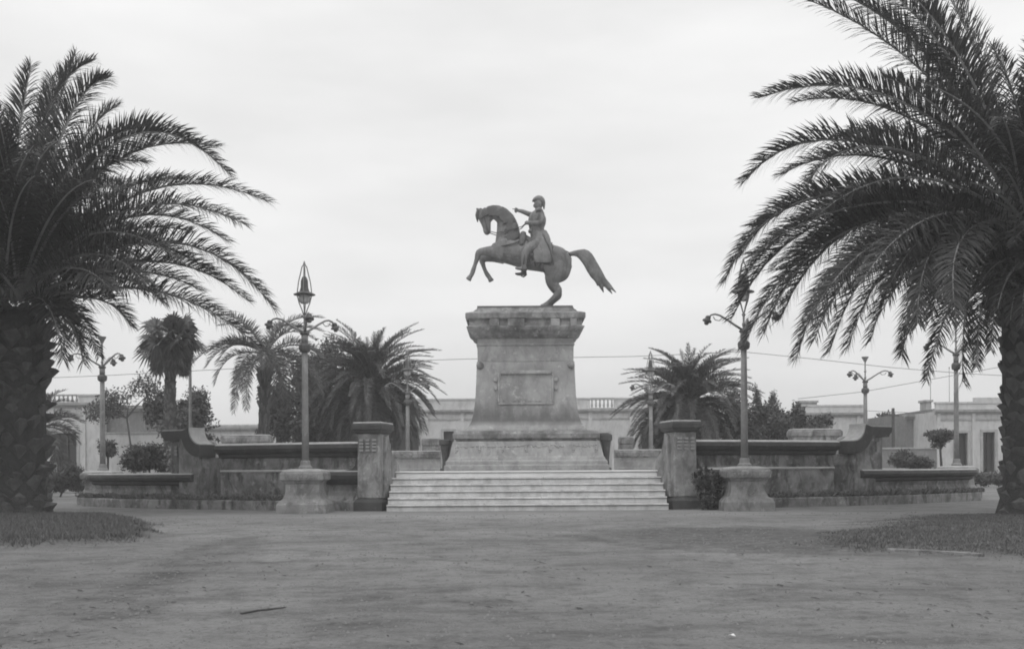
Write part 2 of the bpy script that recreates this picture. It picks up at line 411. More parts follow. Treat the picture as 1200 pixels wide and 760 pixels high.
RIM = [(0.10, 0.74), (0.16, 0.78), (0.18, 0.86), (0.30, 0.92), (0.34, 1.00), (0.31, 1.10), (-0.35, 1.10), (-0.35, 0.74)]
RIMTOP = [(0.305, 1.102), (0.24, 1.145), (-0.32, 1.14), (-0.35, 1.103)]
BODY = [(0.30, 0.30), (0.22, 0.36), (0.06, 0.48), (0.02, 0.60), (0.06, 0.737), (-0.33, 0.737), (-0.33, 0.30)]
COPE = [(0.06, 1.62), (0.12, 1.66), (0.14, 1.74), (0.27, 1.80), (0.33, 1.90), (0.30, 2.02), (-0.45, 2.02), (-0.45, 1.62)]
COPETOP = [(0.295, 2.022), (0.26, 2.05), (0.12, 2.09), (-0.30, 2.09), (-0.44, 2.022)]

def end_path(t_in, t_end, r, cr, back, n=16):
    """arc from t_in to t_end, a rounded corner of radius cr, then straight back into the terrace; travel so that outside is on the right"""
    s = 1 if t_end > t_in else -1
    tt = t_end - s * cr / r
    P = [pol(t_in + (tt - t_in) * i / n, r) for i in range(n + 1)]
    T = Vector((math.cos(tt), math.sin(tt))) * s; Nn = Vector((-math.sin(tt), math.cos(tt)))   # tangent, inward
    c = P[-1] + Nn * cr
    for i in range(1, 7):
        a = math.pi / 2 * i / 6
        P.append(c - Nn * cr * math.cos(a) + T * cr * math.sin(a))
    P.append(P[-1] + Nn * back)
    if s < 0: P.reverse()
    return [tuple(q) for q in P]

def side(sgn, pxs, nm):
    """sgn -1: left of the stairs, +1: right"""
    # planted kerb ring
    kb = thing('planter_kerb', f'low stone kerb along the foot of the {nm} terrace wall', 'kerb', (*pol(tpx(pxs['mid'], 23), 23), 0), 'low kerbs round the terrace foot')
    p = end_path(tpx(pxs['pier'], 22.9), tpx(pxs['ring'], 23.0), 22.9, 0.12, 3.0, 24)
    b = MB(); b.sweep(p, [(0.06, -0.05), (0.06, 0.26), (0.03, 0.30), (-0.5, 0.30), (-0.5, -0.05)]); b.build('kerb_stone', M['stone_wall'], kb)
    # basin at the outer end
    ba = thing('stone_basin', f'long low rounded stone basin at the outer end of the {nm} terrace wall', 'basin', (*pol(tpx(pxs['bmid'], 22.2), 22.2), 0.3), 'stone basins at the wall ends')
    p = end_path(tpx(pxs['con'], 22.35), tpx(pxs['basin'], 22.5), 22.35, 0.75, 1.6, 20)
    b = MB(); b.sweep(p, BODY); b.build('basin_wall', M['stone_wall'], ba, smooth=False)
    b = MB(); b.sweep(p, RIM); b.build('rim', M['stone_rim'], ba)
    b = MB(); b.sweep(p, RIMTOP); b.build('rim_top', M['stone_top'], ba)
    b = MB(); b.prism([q for q in p] + [tuple(pol(tpx(pxs['con'], 21.2), 20.9))], 0.32, 0.85, 'xyz'); b.build('soil', M['bark'], ba)
    # parapet wall with scrolled end pier
    wl = thing('parapet_wall', f'stained terrace wall with heavy dark coping and scrolled end on the {nm}', 'wall', (*pol(tpx(pxs['wmid'], 22), 22), 0), 'terrace walls beside the stairs')
    tA, tB = tpx(pxs['scr'], 22.1), tpx(pxs['pier'], 22.1)
    path = arc(min(tA, tB), max(tA, tB), 22.05, 24)
    b = MB(); b.sweep(path, [(0, 1.2), (0, 1.617), (-0.4, 1.617), (-0.4, 1.2)])
    b.sweep(path, [(0.04, 1.243), (0.02, 1.30), (-0.05, 1.34), (-0.05, 1.243)]); b.build('upper_wall', M['stone_wall'], wl)
    tC = tpx(pxs['scr'] + sgn * 2, 22.5)
    path2 = arc(min(tC, tB), max(tC, tB), 22.4, 24)
    b = MB(); b.sweep(path2, [(0, 0), (0, 1.17), (-0.75, 1.17), (-0.75, 0)]); b.build('lower_wall', M['stone_wall'], wl)
    b = MB(); b.sweep(path2, [(0.03, 1.172), (0.04, 1.20), (0.01, 1.24), (-0.34, 1.24), (-0.34, 1.172)]); b.build('ledge', M['stone_top'], wl)
    b = MB(); b.sweep(path, COPE); b.build('coping', M['stone_rim'], wl)
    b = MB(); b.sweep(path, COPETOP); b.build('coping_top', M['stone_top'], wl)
    # basin-like bulge beside the pier
    tD = tpx(pxs['bulge'], 22.7); tE = tpx(pxs['pier'], 22.7)
    p3 = arc(min(tD, tE), max(tD, tE), 22.62, 10)
    b = MB(); b.sweep(p3, [(0.12, 0.78), (0.2, 0.84), (0.3, 0.95), (0.34, 1.06), (0.3, 1.165), (-0.3, 1.165), (-0.3, 0.78)]); b.build('bench_rim', M['stone_rim'], wl)
    b = MB(); b.sweep(p3, [(0.2, 0.30), (0.06, 0.45), (0.02, 0.6), (0.06, 0.777), (-0.2, 0.777), (-0.2, 0.30)]); b.build('bench_wall', M['stone_wall'], wl)
    b = MB(); b.sweep(p3, [(0.29, 1.167), (0.25, 1.2), (-0.19, 1.2), (-0.19, 1.167)])
    b.build('bench_top', M['stone_top'], wl)
    fr = pframe(tE, 22.6); b = MB(); s = -sgn
    pr = [(0.0, 1.202), (0.0, 1.62), (s * -0.14, 1.60), (s * -0.24, 1.5), (s * -0.26, 1.36), (s * -0.36, 1.25), (s * -0.6, 1.202)]
    b.prism([(u - s * 0.02, v) for u, v in pr], -0.22, 0.15, 'xzy', frame=fr); b.build('small_scroll', M['stone_rim'], wl)
    # end pier
    fr = pframe(tpx(pxs['pm'], 22.0), 22.0); s = -sgn   # s*u positive = towards the stairs
    ep = MB()
    ep.box2((s * -0.82, -0.05, 0), (s * 0.22, 0.95, 2.22), frame=fr)
    ep.prism([(s * 0.10, 0), (s * 0.10, 2.2), (s * 0.16, 2.26), (s * 0.30, 2.18), (s * 0.42, 1.96), (s * 0.66, 1.74), (s * 1.03, 1.66), (s * 1.10, 1.3), (s * 1.12, 0.0)], -0.53, 0.9, 'xzy', frame=fr)
    e_ = ep.build('end_pier', M['stone_wall'], wl)
    cp = MB()
    q = [(0.62 + 0.30 * 0, 2.565)]
    outer = [(1.12 - 0.52 * math.cos(a), 2.60 - 0.54 * math.sin(a)) for a in [math.pi / 2 * i / 9 for i in range(10)]]
    inner = [(1.12 - 0.86 * math.cos(a), 2.52 - 0.86 * math.sin(a)) for a in [math.pi / 2 * i / 9 for i in range(10)]]
    cp.prism([(s * u, v) for u, v in outer + inner[::-1]], -0.60, 0.10, 'xzy', frame=fr)
    cp.build('scroll', M['stone_rim'], e_)
    cp = MB(); o2 = [(u + 0.035 * math.cos(a_) , v + 0.035) for (u, v), a_ in zip(outer, [math.pi / 2 * i / 9 for i in range(10)])]
    cp.prism([(s * u, v) for u, v in outer + o2[::-1]], -0.58, 0.08, 'xzy', frame=fr); cp.build('scroll_top', M['stone_top'], e_)  # thin pale strip painting the sky's light along the scroll curve
    cp = MB(); 
    cp.prism([(s * -0.86, 2.222), (s * -0.90, 2.30), (s * -1.0, 2.38), (s * -1.04, 2.55), (s * 0.27, 2.55), (s * 0.25, 2.222)], -0.30, 0.25, 'xzy', frame=fr)
    cp.build('pier_cap', M['stone_rim'], e_)
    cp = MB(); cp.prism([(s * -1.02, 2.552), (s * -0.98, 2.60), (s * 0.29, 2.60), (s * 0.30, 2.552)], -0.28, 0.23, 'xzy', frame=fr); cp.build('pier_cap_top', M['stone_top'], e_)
    orn = MB()
    for k in range(3):
        for j in range(3):
            orn.box((s * (-0.55 + 0.27 * k), -0.07, 2.02 - 0.12 * j), (0.13, 0.05, 0.09), frame=fr)
    orn.build('drop_ornament', M['ornament'], e_)

side(-1, dict(mid=210, bmid=160, pier=428, ring=92, basin=100, con=232, scr=258, wmid=340, bulge=384, pm=222), 'left')
side(1, dict(mid=1020, bmid=1080, pier=806, ring=1152, basin=1146, con=1003, scr=978, wmid=900, bulge=850, pm=1013), 'right')

# gate piers flanking the stairs
def gate_pier(px, sgn, nm):
    t = tpx(px, 22.75); fr = pframe(t, 22.75); s = -sgn
    gp = thing('gate_pier', f'square stone pier with dark moulded cap on the {nm} side of the stairs', 'pier', (*pol(t, 22.75), 0), 'piers flanking the stairs')
    b = MB(); b.sqlathe((0, 0.1, 0), [(0.44, -0.05), (0.44, 0.26), (0.37, 0.34), (0.36, 0.37)], 0.12, frame=fr); b.build('pier_base', M['stone_rim'], gp)
    b = MB(); b.sqlathe((0, 0.1, 0), [(0.355, 0.372), (0.335, 2.297)], 0.12, frame=fr); sh = b.build('shaft', M['stone_pier'], gp, bevel=0.03)
    b = MB(); b.sqlathe((0, 0.1, 0), [(0.36, 2.30), (0.41, 2.33), (0.42, 2.38), (0.47, 2.42), (0.475, 2.56), (0.44, 2.59)], 0.12, frame=fr); b.build('cap', M['stone_rim'], gp, bevel=0.02)
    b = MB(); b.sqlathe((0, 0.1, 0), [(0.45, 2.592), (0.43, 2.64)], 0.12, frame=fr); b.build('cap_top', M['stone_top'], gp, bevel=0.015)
    b = MB()
    for k in range(3):
        for j in range(4): b.box((-0.2 + 0.2 * k, -0.372, 2.10 - 0.10 * j), (0.12, 0.11, 0.06), frame=fr)
    b.build('drop_ornament', M['ornament'], sh)
    b = MB()
    u0, u1 = s * 0.27, s * 0.42
    b.prism([(-0.12, 0.372), (-0.05, 0.6), (0.0, 1.5), (0.05, 2.2), (0.3, 2.28), (0.42, 2.0), (0.62, 1.72), (1.02, 1.52), (1.28, 1.36), (1.36, 1.12), (1.25, 0.85), (1.1, 0.6), (1.0, 0.0), (0.62, 0.0), (0.62, 0.372)], u0, u1, 'yzx', frame=fr)
    b.build('scroll_flank', M['stone_pier'], gp, bevel=0.02)
    return gp
gate_pier(436.5, -1, 'left'); gate_pier(798.5, 1, 'right')

# rear terrace walls and piers
def rear_wall(pa, pb, nm):
    Y = 47.0; x0, x1 = xat(pa, Y), xat(pb, Y)
    wl = thing('rear_parapet', f'low rear terrace wall with rounded coping seen {nm} of the monument', 'wall', ((x0 + x1) / 2, Y, FLOOR), 'rear terrace walls')
    pth = [(x0, Y), (x1, Y)]
    b = MB(); b.sweep(pth, [(0, 1.17), (0.05, 1.2), (0.02, 1.3), (0, 1.72), (-0.5, 1.72), (-0.5, 1.17)]); b.build('wall_body', M['stone_ped'], wl)
    b = MB(); b.sweep(pth, [(0.03, 1.722), (0.16, 1.8), (0.18, 1.95), (0.12, 2.06), (-0.6, 2.06), (-0.6, 1.722)]); b.build('coping', M['stone_wall'], wl)
    b = MB(); b.sweep(pth, [(0.13, 2.062), (0.08, 2.10), (-0.55, 2.10), (-0.58, 2.062)]); b.build('coping_top', M['stone_top'], wl)
rear_wall(452, 516, 'left'); rear_wall(721, 778, 'right')
def rear_pier(pa, pb, ptop, Y, lab):
    x0, x1 = xat(pa, Y), xat(pb, Y); z1 = at((pa + pb) / 2, ptop, Y).z
    o = thing('rear_pier', lab, 'pier', ((x0 + x1) / 2, Y, FLOOR), 'rear terrace piers')
    cx, hw = (x0 + x1) / 2, (x1 - x0) / 2
    b = MB(); b.sqlathe((cx, Y, 0), [(hw * 0.96, FLOOR), (hw * 0.94, z1 - 0.34)], 0.0 if hw < 0.7 else -hw + 0.5); b.build('shaft', M['stone_wall'], o)
    b = MB(); b.sqlathe((cx, Y, 0), [(hw * 0.95, z1 - 0.337), (hw, z1 - 0.27), (hw, z1 - 0.08), (hw * 0.93, z1 - 0.01)], 0.0 if hw < 0.7 else -hw + 0.5); c = b.build('cap', M['stone_wall'], o, bevel=0.04)
    b = MB(); b.sqlathe((cx, Y, 0), [(hw * 0.95, z1 - 0.009), (hw * 0.9, z1 + 0.03)], 0.0 if hw < 0.7 else -hw + 0.5); b.build('cap_top', M['stone_top'], o)
rear_pier(495, 517, 514, 47.6, 'squat rounded stone pier just left of the monument base')
rear_pier(725, 742, 512, 47.6, 'squat stone pier just right of the monument base behind palm fronds')
rear_pier(262, 318, 510, 45.0, 'broad stone pier top showing above the left terrace wall')
rear_pier(925, 984, 503, 45.0, 'broad stone pier top showing above the right terrace wall')

# ------------------------------------------------------------------ monument pedestal
PXC = 617.0; PY0 = 41.55; DD = -0.85; SP = 40.3 / F
PC = Vector((xat(616.7, 40.3), PY0))
def HW(hw): return hw * (PY0 - DD) / (F + hw)          # half width seen as hw pixels on a front face standing that far forward
def front_y(hw): return PY0 - (HW(hw) + DD)
def pz(y, hw=58.0): return at(PXC, y, front_y(hw)).z
def shaft_mat():
    m = surf('stained_shaft_stone', 0.37, 0.22, 1.0, 0.45, streak_dark=0.15, amount=0.75); t = m.node_tree; L = t.links.new
    p = t.nodes['Principled BSDF']; src = p.inputs['Base Color'].links[0].from_socket
    geo = N(t, 'ShaderNodeNewGeometry'); sp = N(t, 'ShaderNodeSeparateXYZ'); L(geo.outputs['Position'], sp.inputs[0])
    mp = N(t, 'ShaderNodeMapping'); mp.inputs['Scale'].default_value = (2.2, 2.2, 0.5); L(geo.outputs['Position'], mp.inputs[0])
    n = N(t, 'ShaderNodeTexNoise'); n.inputs['Scale'].default_value = 1.3; n.inputs['Detail'].default_value = 7; n.inputs['Roughness'].default_value = 0.65; L(mp.outputs[0], n.inputs['Vector'])
    zz = N(t, 'ShaderNodeMath', operation='MULTIPLY_ADD'); zz.inputs[1].default_value = -1.6; L(n.outputs[0], zz.inputs[0]); L(sp.outputs['Z'], zz.inputs[2])
    za, zb = pz(495, 65), pz(474, 60)
    r1 = N(t, 'ShaderNodeMapRange'); r1.inputs[1].default_value = zb - 0.55; r1.inputs[2].default_value = za - 0.65; L(zz.outputs[0], r1.inputs[0])
    r2 = N(t, 'ShaderNodeMapRange'); r2.inputs[1].default_value = za - 0.12; r2.inputs[2].default_value = za + 0.10; L(sp.outputs['Z'], r2.inputs[0])
    mu = N(t, 'ShaderNodeMath', operation='MULTIPLY'); L(r1.outputs[0], mu.inputs[0]); L(r2.outputs[0], mu.inputs[1])
    m2 = N(t, 'ShaderNodeMath', operation='MULTIPLY'); L(mu.outputs[0], m2.inputs[0]); m2.inputs[1].default_value = 0.75
    mx = N(t, 'ShaderNodeMix', data_type='RGBA'); L(src, mx.inputs[6]); mx.inputs[7].default_value = g(0.09); L(m2.outputs[0], mx.inputs[0]); L(mx.outputs[2], p.inputs['Base Color'])
    return m
M['stone_shaft'] = shaft_mat()
ped = thing('monument_pedestal', 'tall flaring stone pedestal with heavy cornice carrying the bronze rider', 'pedestal', (PC.x, PC.y, FLOOR))
def pedstack(name, prof, mat, parent, bev=0.0):
    b = MB(); b.sqlathe((PC.x, PC.y, 0), [(HW(hw), FLOOR if y is None else pz(y, hw)) for hw, y in prof], DD); return b.build(name, mat, parent, bevel=bev)
pedstack('plinth', [(97, None), (97, 545), (95, 544), (95, 540), (92.5, 538), (92.5, 537), (90.5, 534), (87.5, 522), (86, 516.5)], M['stone_ped'], ped, 0.02)
pedstack('plinth_cap', [(83, 516.4), (82, 514.5), (86, 513), (86.5, 508), (84.5, 505), (79, 504)], M['stone_cornice'], ped, 0.015)
die = pedstack('shaft', [(72, 503.9), (71, 502), (67, 498), (64.5, 494), (62.4, 488), (61, 481), (59.7, 472), (58.8, 462), (58.2, 450), (57.6, 436), (57.2, 423.5)], M['stone_shaft'], ped)
pedstack('frieze', [(56.2, 423.3), (56.4, 404.5), (57.6, 404), (57.6, 402.5), (56.4, 402), (56.4, 396.5)], M['stone_ped'], ped)
pedstack('cornice', [(57, 396.3), (60, 394), (63, 391.5), (64.5, 388.5), (68, 385), (69.5, 382), (66, 381), (66, 373.5), (69.5, 373), (70.5, 371.5), (70.5, 366.2), (69, 365.6), (61, 364.6), (59, 362.6), (57, 361.5), (56.5, 359.8)], M['stone_cornice'], ped, 0.01)
# cornice ornament blocks, corner bosses
for a, c in ((-42, -31), (-21, -1), (29, 40), (52, 60)):
    b = MB(); b.box2((PC.x + a * SP, front_y(70.2), pz(382, 70)), (PC.x + c * SP, front_y(66) + 0.1, pz(373, 70)))
    b.build('cornice_ornament', M['stone_cornice'], ped, bevel=0.03)
for s in (-1, 1):
    b = MB(); b.lathe((0, 0, 0), [(0.02, -0.05), (0.13, -0.04), (0.15, 0.02), (0.08, 0.08), (0.02, 0.10)], 12,
                      frame=Matrix.Translation((PC.x + s * 53.5 * SP, front_y(57.4) - 0.03, pz(428))) @ Matrix.Rotation(R(90), 4, 'X'))
    b.build('lion_boss', M['stone_cornice'], die, smooth=True)
# framed inscription panel (flat front, leaning with the flared shaft)
pl = MB()
x0, x1, z0, z1 = PC.x - 33 * SP, PC.x + 33 * SP, pz(474, 60), pz(434, 57.6)
fyt, fyb = front_y(57.6), front_y(60.2)
def py_(z): return fyb + (fyt - fyb) * (z - z0) / (z1 - z0)
def lean_box(bm_, xa, xb, za, zb, proud, th):
    vs = []
    for dy in (-proud, th):
        for x, z in ((xa, za), (xb, za), (xb, zb), (xa, zb)): vs.append(Vector((x, py_(z) + dy, z)))
    bm_.add(vs, [(0, 1, 2, 3), (7, 6, 5, 4), (0, 4, 5, 1), (1, 5, 6, 2), (2, 6, 7, 3), (3, 7, 4, 0)])
fwid = 0.085
lean_box(pl, x0, x1, z0, z0 + fwid, 0.045, 0.1); lean_box(pl, x0 + 0.09, x1 - 0.09, z1 - 0.14, z1, 0.13, 0.1)
lean_box(pl, x0, x0 + fwid, z0 + fwid, z1 - 0.14, 0.07, 0.1); lean_box(pl, x1 - fwid, x1, z0 + fwid, z1 - 0.14, 0.07, 0.1)
for s in (-1, 1):
    for zz in (0.75, 0.5): lean_box(pl, PC.x + s * 35.5 * SP - 0.07, PC.x + s * 35.5 * SP + 0.07, z0 + (z1 - z0) * zz - 0.09, z0 + (z1 - z0) * zz + 0.06, 0.075, 0.1)
fp = pl.build('plaque', M['stone_ped'], die, bevel=0.03)
pl = MB(); lean_box(pl, x0 + fwid + 0.002, x1 - fwid - 0.002, z0 + fwid + 0.002, z1 - 0.142, 0.03, 0.08)
pl.build('plaque_field', M['stone_ped'], fp)
pl = MB(); rngp = random.Random(5)
for k in range(13):
    if rngp.random() < 0.75:
        xx = x0 + 0.25 + k * (x1 - x0 - 0.5) / 12
        lean_box(pl, xx - 0.05, xx + 0.05, z0 + 0.13, z0 + 0.13 + rngp.uniform(0.05, 0.14), 0.055, 0.0)
pl.build('plaque_relief', M['stone_ped'], fp, bevel=0.02)
# worn relief band on the plinth
gb = MB(); rg = random.Random(2)
for k in range(110):
    u = -82 + 164 * k / 109
    yy = 521.5 + 1.3 * abs(math.sin(math.pi * (u + 82) / 27.3)) + rg.uniform(-.9, .9)
    hwz = 90.5 - (534 - yy) * 0.25
    c_ = Vector((PC.x + u * 39.5 / F, front_y(hwz) + 0.015, pz(yy, hwz))); r_ = rg.uniform(0.025, 0.065)
    gb.lathe(c_, [(0.01, -r_), (r_ * 0.8, -r_ * 0.5), (r_, 0), (r_ * 0.7, r_ * 0.6), (0.01, r_)], 6)
for k in range(7):
    u = -82 + 27.3 * k
    for yy, r_ in ((524, 0.06), (526.5, 0.075), (529, 0.05)):
        hwz = 90.5 - (534 - yy) * 0.25
        gb.lathe(Vector((PC.x + u * 39.5 / F + rg.uniform(-.02, .02), front_y(hwz) + 0.01, pz(yy, hwz))), [(0.01, -r_), (r_ * 0.8, -r_ * 0.5), (r_, 0), (r_ * 0.7, r_ * 0.6), (0.01, r_)], 6)
gb.build('relief_band', M['stone_ped'], ped, smooth=True)
# dark posts beside the plinth
for px, lab in ((522, 'dark slim stone post left of the pedestal plinth'), (710.5, 'dark slim stone post right of the pedestal plinth')):
    Y = 40.6 if px < 600 else 41.4; zt = at(px, 514 if px < 600 else 507.5, Y).z; x = xat(px, Y)
    o = thing('stone_post', lab, 'post', (x, Y, FLOOR), 'dark posts beside the plinth')
    h = zt - FLOOR
    b = MB(); b.lathe((x, Y, FLOOR), [(0.22, 0), (0.22, 0.08), (0.13, 0.12), (0.12, 0.3 * h), (0.16, 0.6 * h), (0.19, 0.8 * h - 0.02)], 14); b.build('shaft', M['stone_rim'], o, smooth=False)
    b = MB(); b.lathe((x, Y, FLOOR + 0.8 * h - 0.018), [(0.2, 0), (0.25, 0.05), (0.25, 0.2 * h - 0.05), (0.18, 0.2 * h)], 14); b.build('cap', M['stone_rim'], o)

# ------------------------------------------------------------------ equestrian statue
KS = 0.00697; SO = Vector((xat(616, 41.55), 41.55, pz(357.2, 56.5)))
def S(zx, zy, y=0.0): return Vector(((zx - 435) * KS, y * KS, (743 - zy) * KS))
def limb(mb, pts, n=14, sub=3):
    """pts: (zx, zy, y, r_in_plane, r_lateral); Catmull-Rom resampled"""
    P = []
    m = len(pts)
    for i in range(m - 1):
        p0, p1, p2, p3 = pts[max(i - 1, 0)], pts[i], pts[i + 1], pts[min(i + 2, m - 1)]
        for k in range(sub):
            t = k / sub
            P.append([0.5 * (2 * b + (c - a) * t + (2 * a - 5 * b + 4 * c - d) * t * t + (3 * b - a - 3 * c + d) * t ** 3) for a, b, c, d in zip(p0, p1, p2, p3)])
    P.append(list(pts[-1]))
    # rounded ends
    def ext(a, b, f):
        d = [x - y for x, y in zip(a[:3], b[:3])]; L = math.sqrt(sum(x * x for x in d)) or 1
        return [a[i] + d[i] / L * a[3] * 0.45 for i in range(3)] + [a[3] * f, a[4] * f]
    P = [ext(P[0], P[1], 0.55)] + P + [ext(P[-1], P[-2], 0.55)]
    mb.tube([S(q[0], q[1], q[2]) for q in P], [max(q[3], 1.0) * KS for q in P], n, flat=[max(q[4], 1.0) * KS for q in P])
def fuse(mb, name, mat, parent, voxel, smooth=6):
    o = mb.build(name, mat, None)
    r = o.modifiers.new('remesh', 'REMESH'); r.mode = 'VOXEL'; r.voxel_size = voxel; r.use_smooth_shade = True
    sm = o.modifiers.new('smooth', 'SMOOTH'); sm.factor = 0.5; sm.iterations = smooth
    dg = bpy.context.evaluated_depsgraph_get(); dg.update()
    me = bpy.data.meshes.new_from_object(o.evaluated_get(dg)); me.name = name
    o.modifiers.clear(); o.data = me
    if parent is not None: o.parent = parent
    return o
stt = thing('equestrian_statue', 'bronze rider pointing ahead on a rearing horse atop the pedestal', 'statue', SO)
h = MB()
limb(h, [(268, 385, 0, 36, 34), (310, 392, 0, 74, 50), (380, 408, 0, 82, 58), (460, 428, 0, 87, 64), (540, 443, 0, 84, 66), (610, 458, 0, 84, 64), (660, 466, 0, 72, 58), (690, 468, 0, 42, 42)], 20)
limb(h, [(345, 375, 0, 85, 44), (342, 315, 0, 72, 38), (337, 260, 0, 63, 32), (318, 212, 0, 52, 28), (280, 185, 0, 43, 24), (235, 178, 0, 34, 22), (205, 182, 0, 26, 20)], 18)
limb(h, [(198, 178, 0, 34, 22), (205, 205, 0, 40, 24), (212, 240, 0, 30, 19), (217, 270, 0, 24, 16), (218, 292, 0, 22, 17), (217, 303, 0, 15, 14)], 14)
limb(h, [(226, 200, 0, 26, 25), (232, 222, 0, 24, 24)], 12)
for s in (-1, 1):
    limb(h, [(178, 172, s * 13, 9, 7), (166, 164, s * 15, 8, 5), (154, 160, s * 16, 3, 2)], 8)
limb(h, [(300, 415, -30, 52, 26), (245, 412, -32, 34, 22), (205, 412, -32, 25, 19), (172, 420, -32, 21, 17), (160, 455, -32, 15, 12), (148, 490, -32, 12, 11), (138, 520, -32, 14, 12), (129, 545, -32, 13, 12), (120, 558, -32, 13, 12)], 12)
limb(h, [(310, 425, 30, 50, 26), (260, 428, 32, 36, 22), (215, 436, 32, 25, 18), (188, 444, 32, 20, 17), (193, 475, 32, 14, 12), (204, 508, 32, 12, 11), (216, 532, 32, 14, 12), (226, 546, 32, 14, 12), (233, 558, 32, 13, 12)], 12)
for s, dx in ((-1, 0), (1, 10)):
    limb(h, [(645, 474, s * 28, 72, 34), (625, 522, s * 32, 74, 33), (602, 568, s * 32, 50, 26), (604, 606, s * 31, 31, 19), (628, 640, s * 31, 25, 16), (622 + dx, 664, s * 31, 20, 14), (592 + dx, 694, s * 31, 15, 13), (570 + dx, 716, s * 31, 17, 14), (552 + dx, 732, s * 31, 20, 17), (540 + dx, 738, s * 31, 16, 17)], 12)
def hoof(mb, a, c_, y, r0_, r1_):
    A, B = S(a[0], a[1], y), S(c_[0], c_[1], y); mb.tube([A, A.lerp(B, 0.15), B], [r0_ * KS * 0.8, r0_ * KS, r1_ * KS], 12)
hoof(h, (128, 545), (108, 577), -32, 11, 18); hoof(h, (228, 546), (242, 574), 32, 12, 18)
hoof(h, (572, 716), (538, 742), -31, 15, 24); hoof(h, (582, 716), (548, 742), 31, 15, 24)
for s in (-1, 1): limb(h, [(185, 192, s * 22, 5, 4), (189, 198, s * 23, 4, 3)], 8)
for s in (-1, 1):
    limb(h, [(318, 350, s * 34, 34, 14), (300, 392, s * 44, 34, 12), (310, 428, s * 42, 22, 12)], 10)      # shoulder muscle
    limb(h, [(268, 372, s * 16, 26, 22), (272, 402, s * 18, 24, 20)], 10)                                    # breast
    limb(h, [(600, 420, s * 40, 40, 26), (640, 440, s * 44, 42, 24), (668, 475, s * 40, 40, 22), (668, 520, s * 36, 34, 20)], 12)   # rump
    limb(h, [(560, 470, s * 52, 26, 12), (575, 510, s * 50, 30, 14), (585, 545, s * 44, 26, 14)], 10)        # flank to stifle
    limb(h, [(250, 410, s * 30, 20, 18), (222, 412, s * 33, 18, 15)], 8)
    for j in range(6): limb(h, [(415 + j * 24, 400 + j * 5, s * (60 + (j % 2)), 5, 5), (420 + j * 24, 450 + j * 5, s * 63, 6, 5), (412 + j * 24, 485 + j * 5, s * 50, 5, 5)], 6)
horse = fuse(h, 'horse', M['bronze'], stt, 0.027, 3)
h = MB(); rm = random.Random(4)
for k in range(90):
    f = k / 89.0
    pts = [(205, 158), (245, 142), (285, 140), (330, 158), (368, 195), (392, 245), (405, 300), (408, 330)]
    i = min(int(f * 7), 6); u = f * 7 - i
    x = pts[i][0] * (1 - u) + pts[i + 1][0] * u; y = pts[i][1] * (1 - u) + pts[i + 1][1] * u
    for s in (-1, 1):
        L = rm.uniform(28, 88); an = -0.25 - f * 0.9 + rm.uniform(-.25, .25)
        dx, dy = -math.sin(0.4 + f * 0.9) * L, math.cos(0.4 + f * 0.5) * L * 0.8
        lat = 22 + f * 14
        limb(h, [(x, y + 6, 0, 9, 9), (x + dx * 0.4, y + dy * 0.45, s * lat * 0.95, 10, 7), (x + dx + rm.uniform(-6, 6), y + dy + 6, s * (lat + 5), 5, 4)], 6, 2)
for s in (-1, 0, 1): limb(h, [(185, 160, s * 6, 9, 7), (164, 178, s * 8, 10, 7), (160, 205, s * 8, 9, 6), (165, 236, s * 6, 3, 3)], 8)
fuse(h, 'mane', M['bronze_dark'], horse, 0.03, 2)
h = MB()
for k in range(16):
    s = rm.uniform(-1, 1); q = rm.uniform(-1, 1)
    e_ = rm.choice([(968, 648), (946, 660), (925, 640), (895, 648), (860, 612), (950, 650)])
    limb(h, [(698, 424, s * 5, 12, 10), (745, 421 + q * 4, s * 8, 17, 12), (795, 448 + q * 24, s * 16, 25, 15), (838, 518 + q * 28, s * 20, 26, 15), ((838 + e_[0]) / 2 + 4, (515 + e_[1]) / 2 + q * 12, s * 16, 16, 10), (e_[0], e_[1], s * 10, 3, 3)], 8)
fuse(h, 'tail', M['bronze'], horse, 0.03, 3)
# saddle cloth and saddle
h = MB()
vs = []; NX, NA = 14, 22
for lay in (0.0, 4.0):
    for i in range(NX + 1):
        zx = 452 + (592 - 452) * i / NX
        cy_ = 428 + (zx - 460) * 0.19; rv = 86; rl = 66
        for j in range(NA + 1):
            a = R(-128 + 256 * j / NA) * (0.80 + 0.2 * i / NX)
            vs.append(S(zx + 6 * math.cos(a), cy_ - (rv + 5 + lay) * math.cos(a), (rl + 5 + lay) * math.sin(a)))
fs = []; W = NA + 1; off = (NX + 1) * W
for i in range(NX):
    for j in range(NA):
        a = i * W + j
        fs.append((a, a + 1, a + W + 1, a + W)); fs.append((off + a, off + a + W, off + a + W + 1, off + a + 1))
for i in range(NX):
    for j in (0, NA): a = i * W + j; fs.append((a, a + W, off + a + W, off + a))
for j in range(NA):
    for i in (0, NX): a = i * W + j; fs.append((a, a + 1, off + a + 1, off + a))
h.add(vs, fs); h.build('saddle_cloth', M['bronze_dark'], stt, smooth=True, loc=(0, 0, 0))
h = MB(); limb(h, [(430, 330, 0, 26, 30), (470, 352, 0, 26, 44), (530, 358, 0, 28, 48), (566, 350, 0, 22, 40)], 14)
for s in (-1, 1): limb(h, [(430, 305, s * 26, 18, 14), (424, 345, s * 44, 20, 13), (415, 378, s * 54, 16, 10)], 10)
fuse(h, 'saddle', M['bronze_dark'], stt, 0.03, 3)
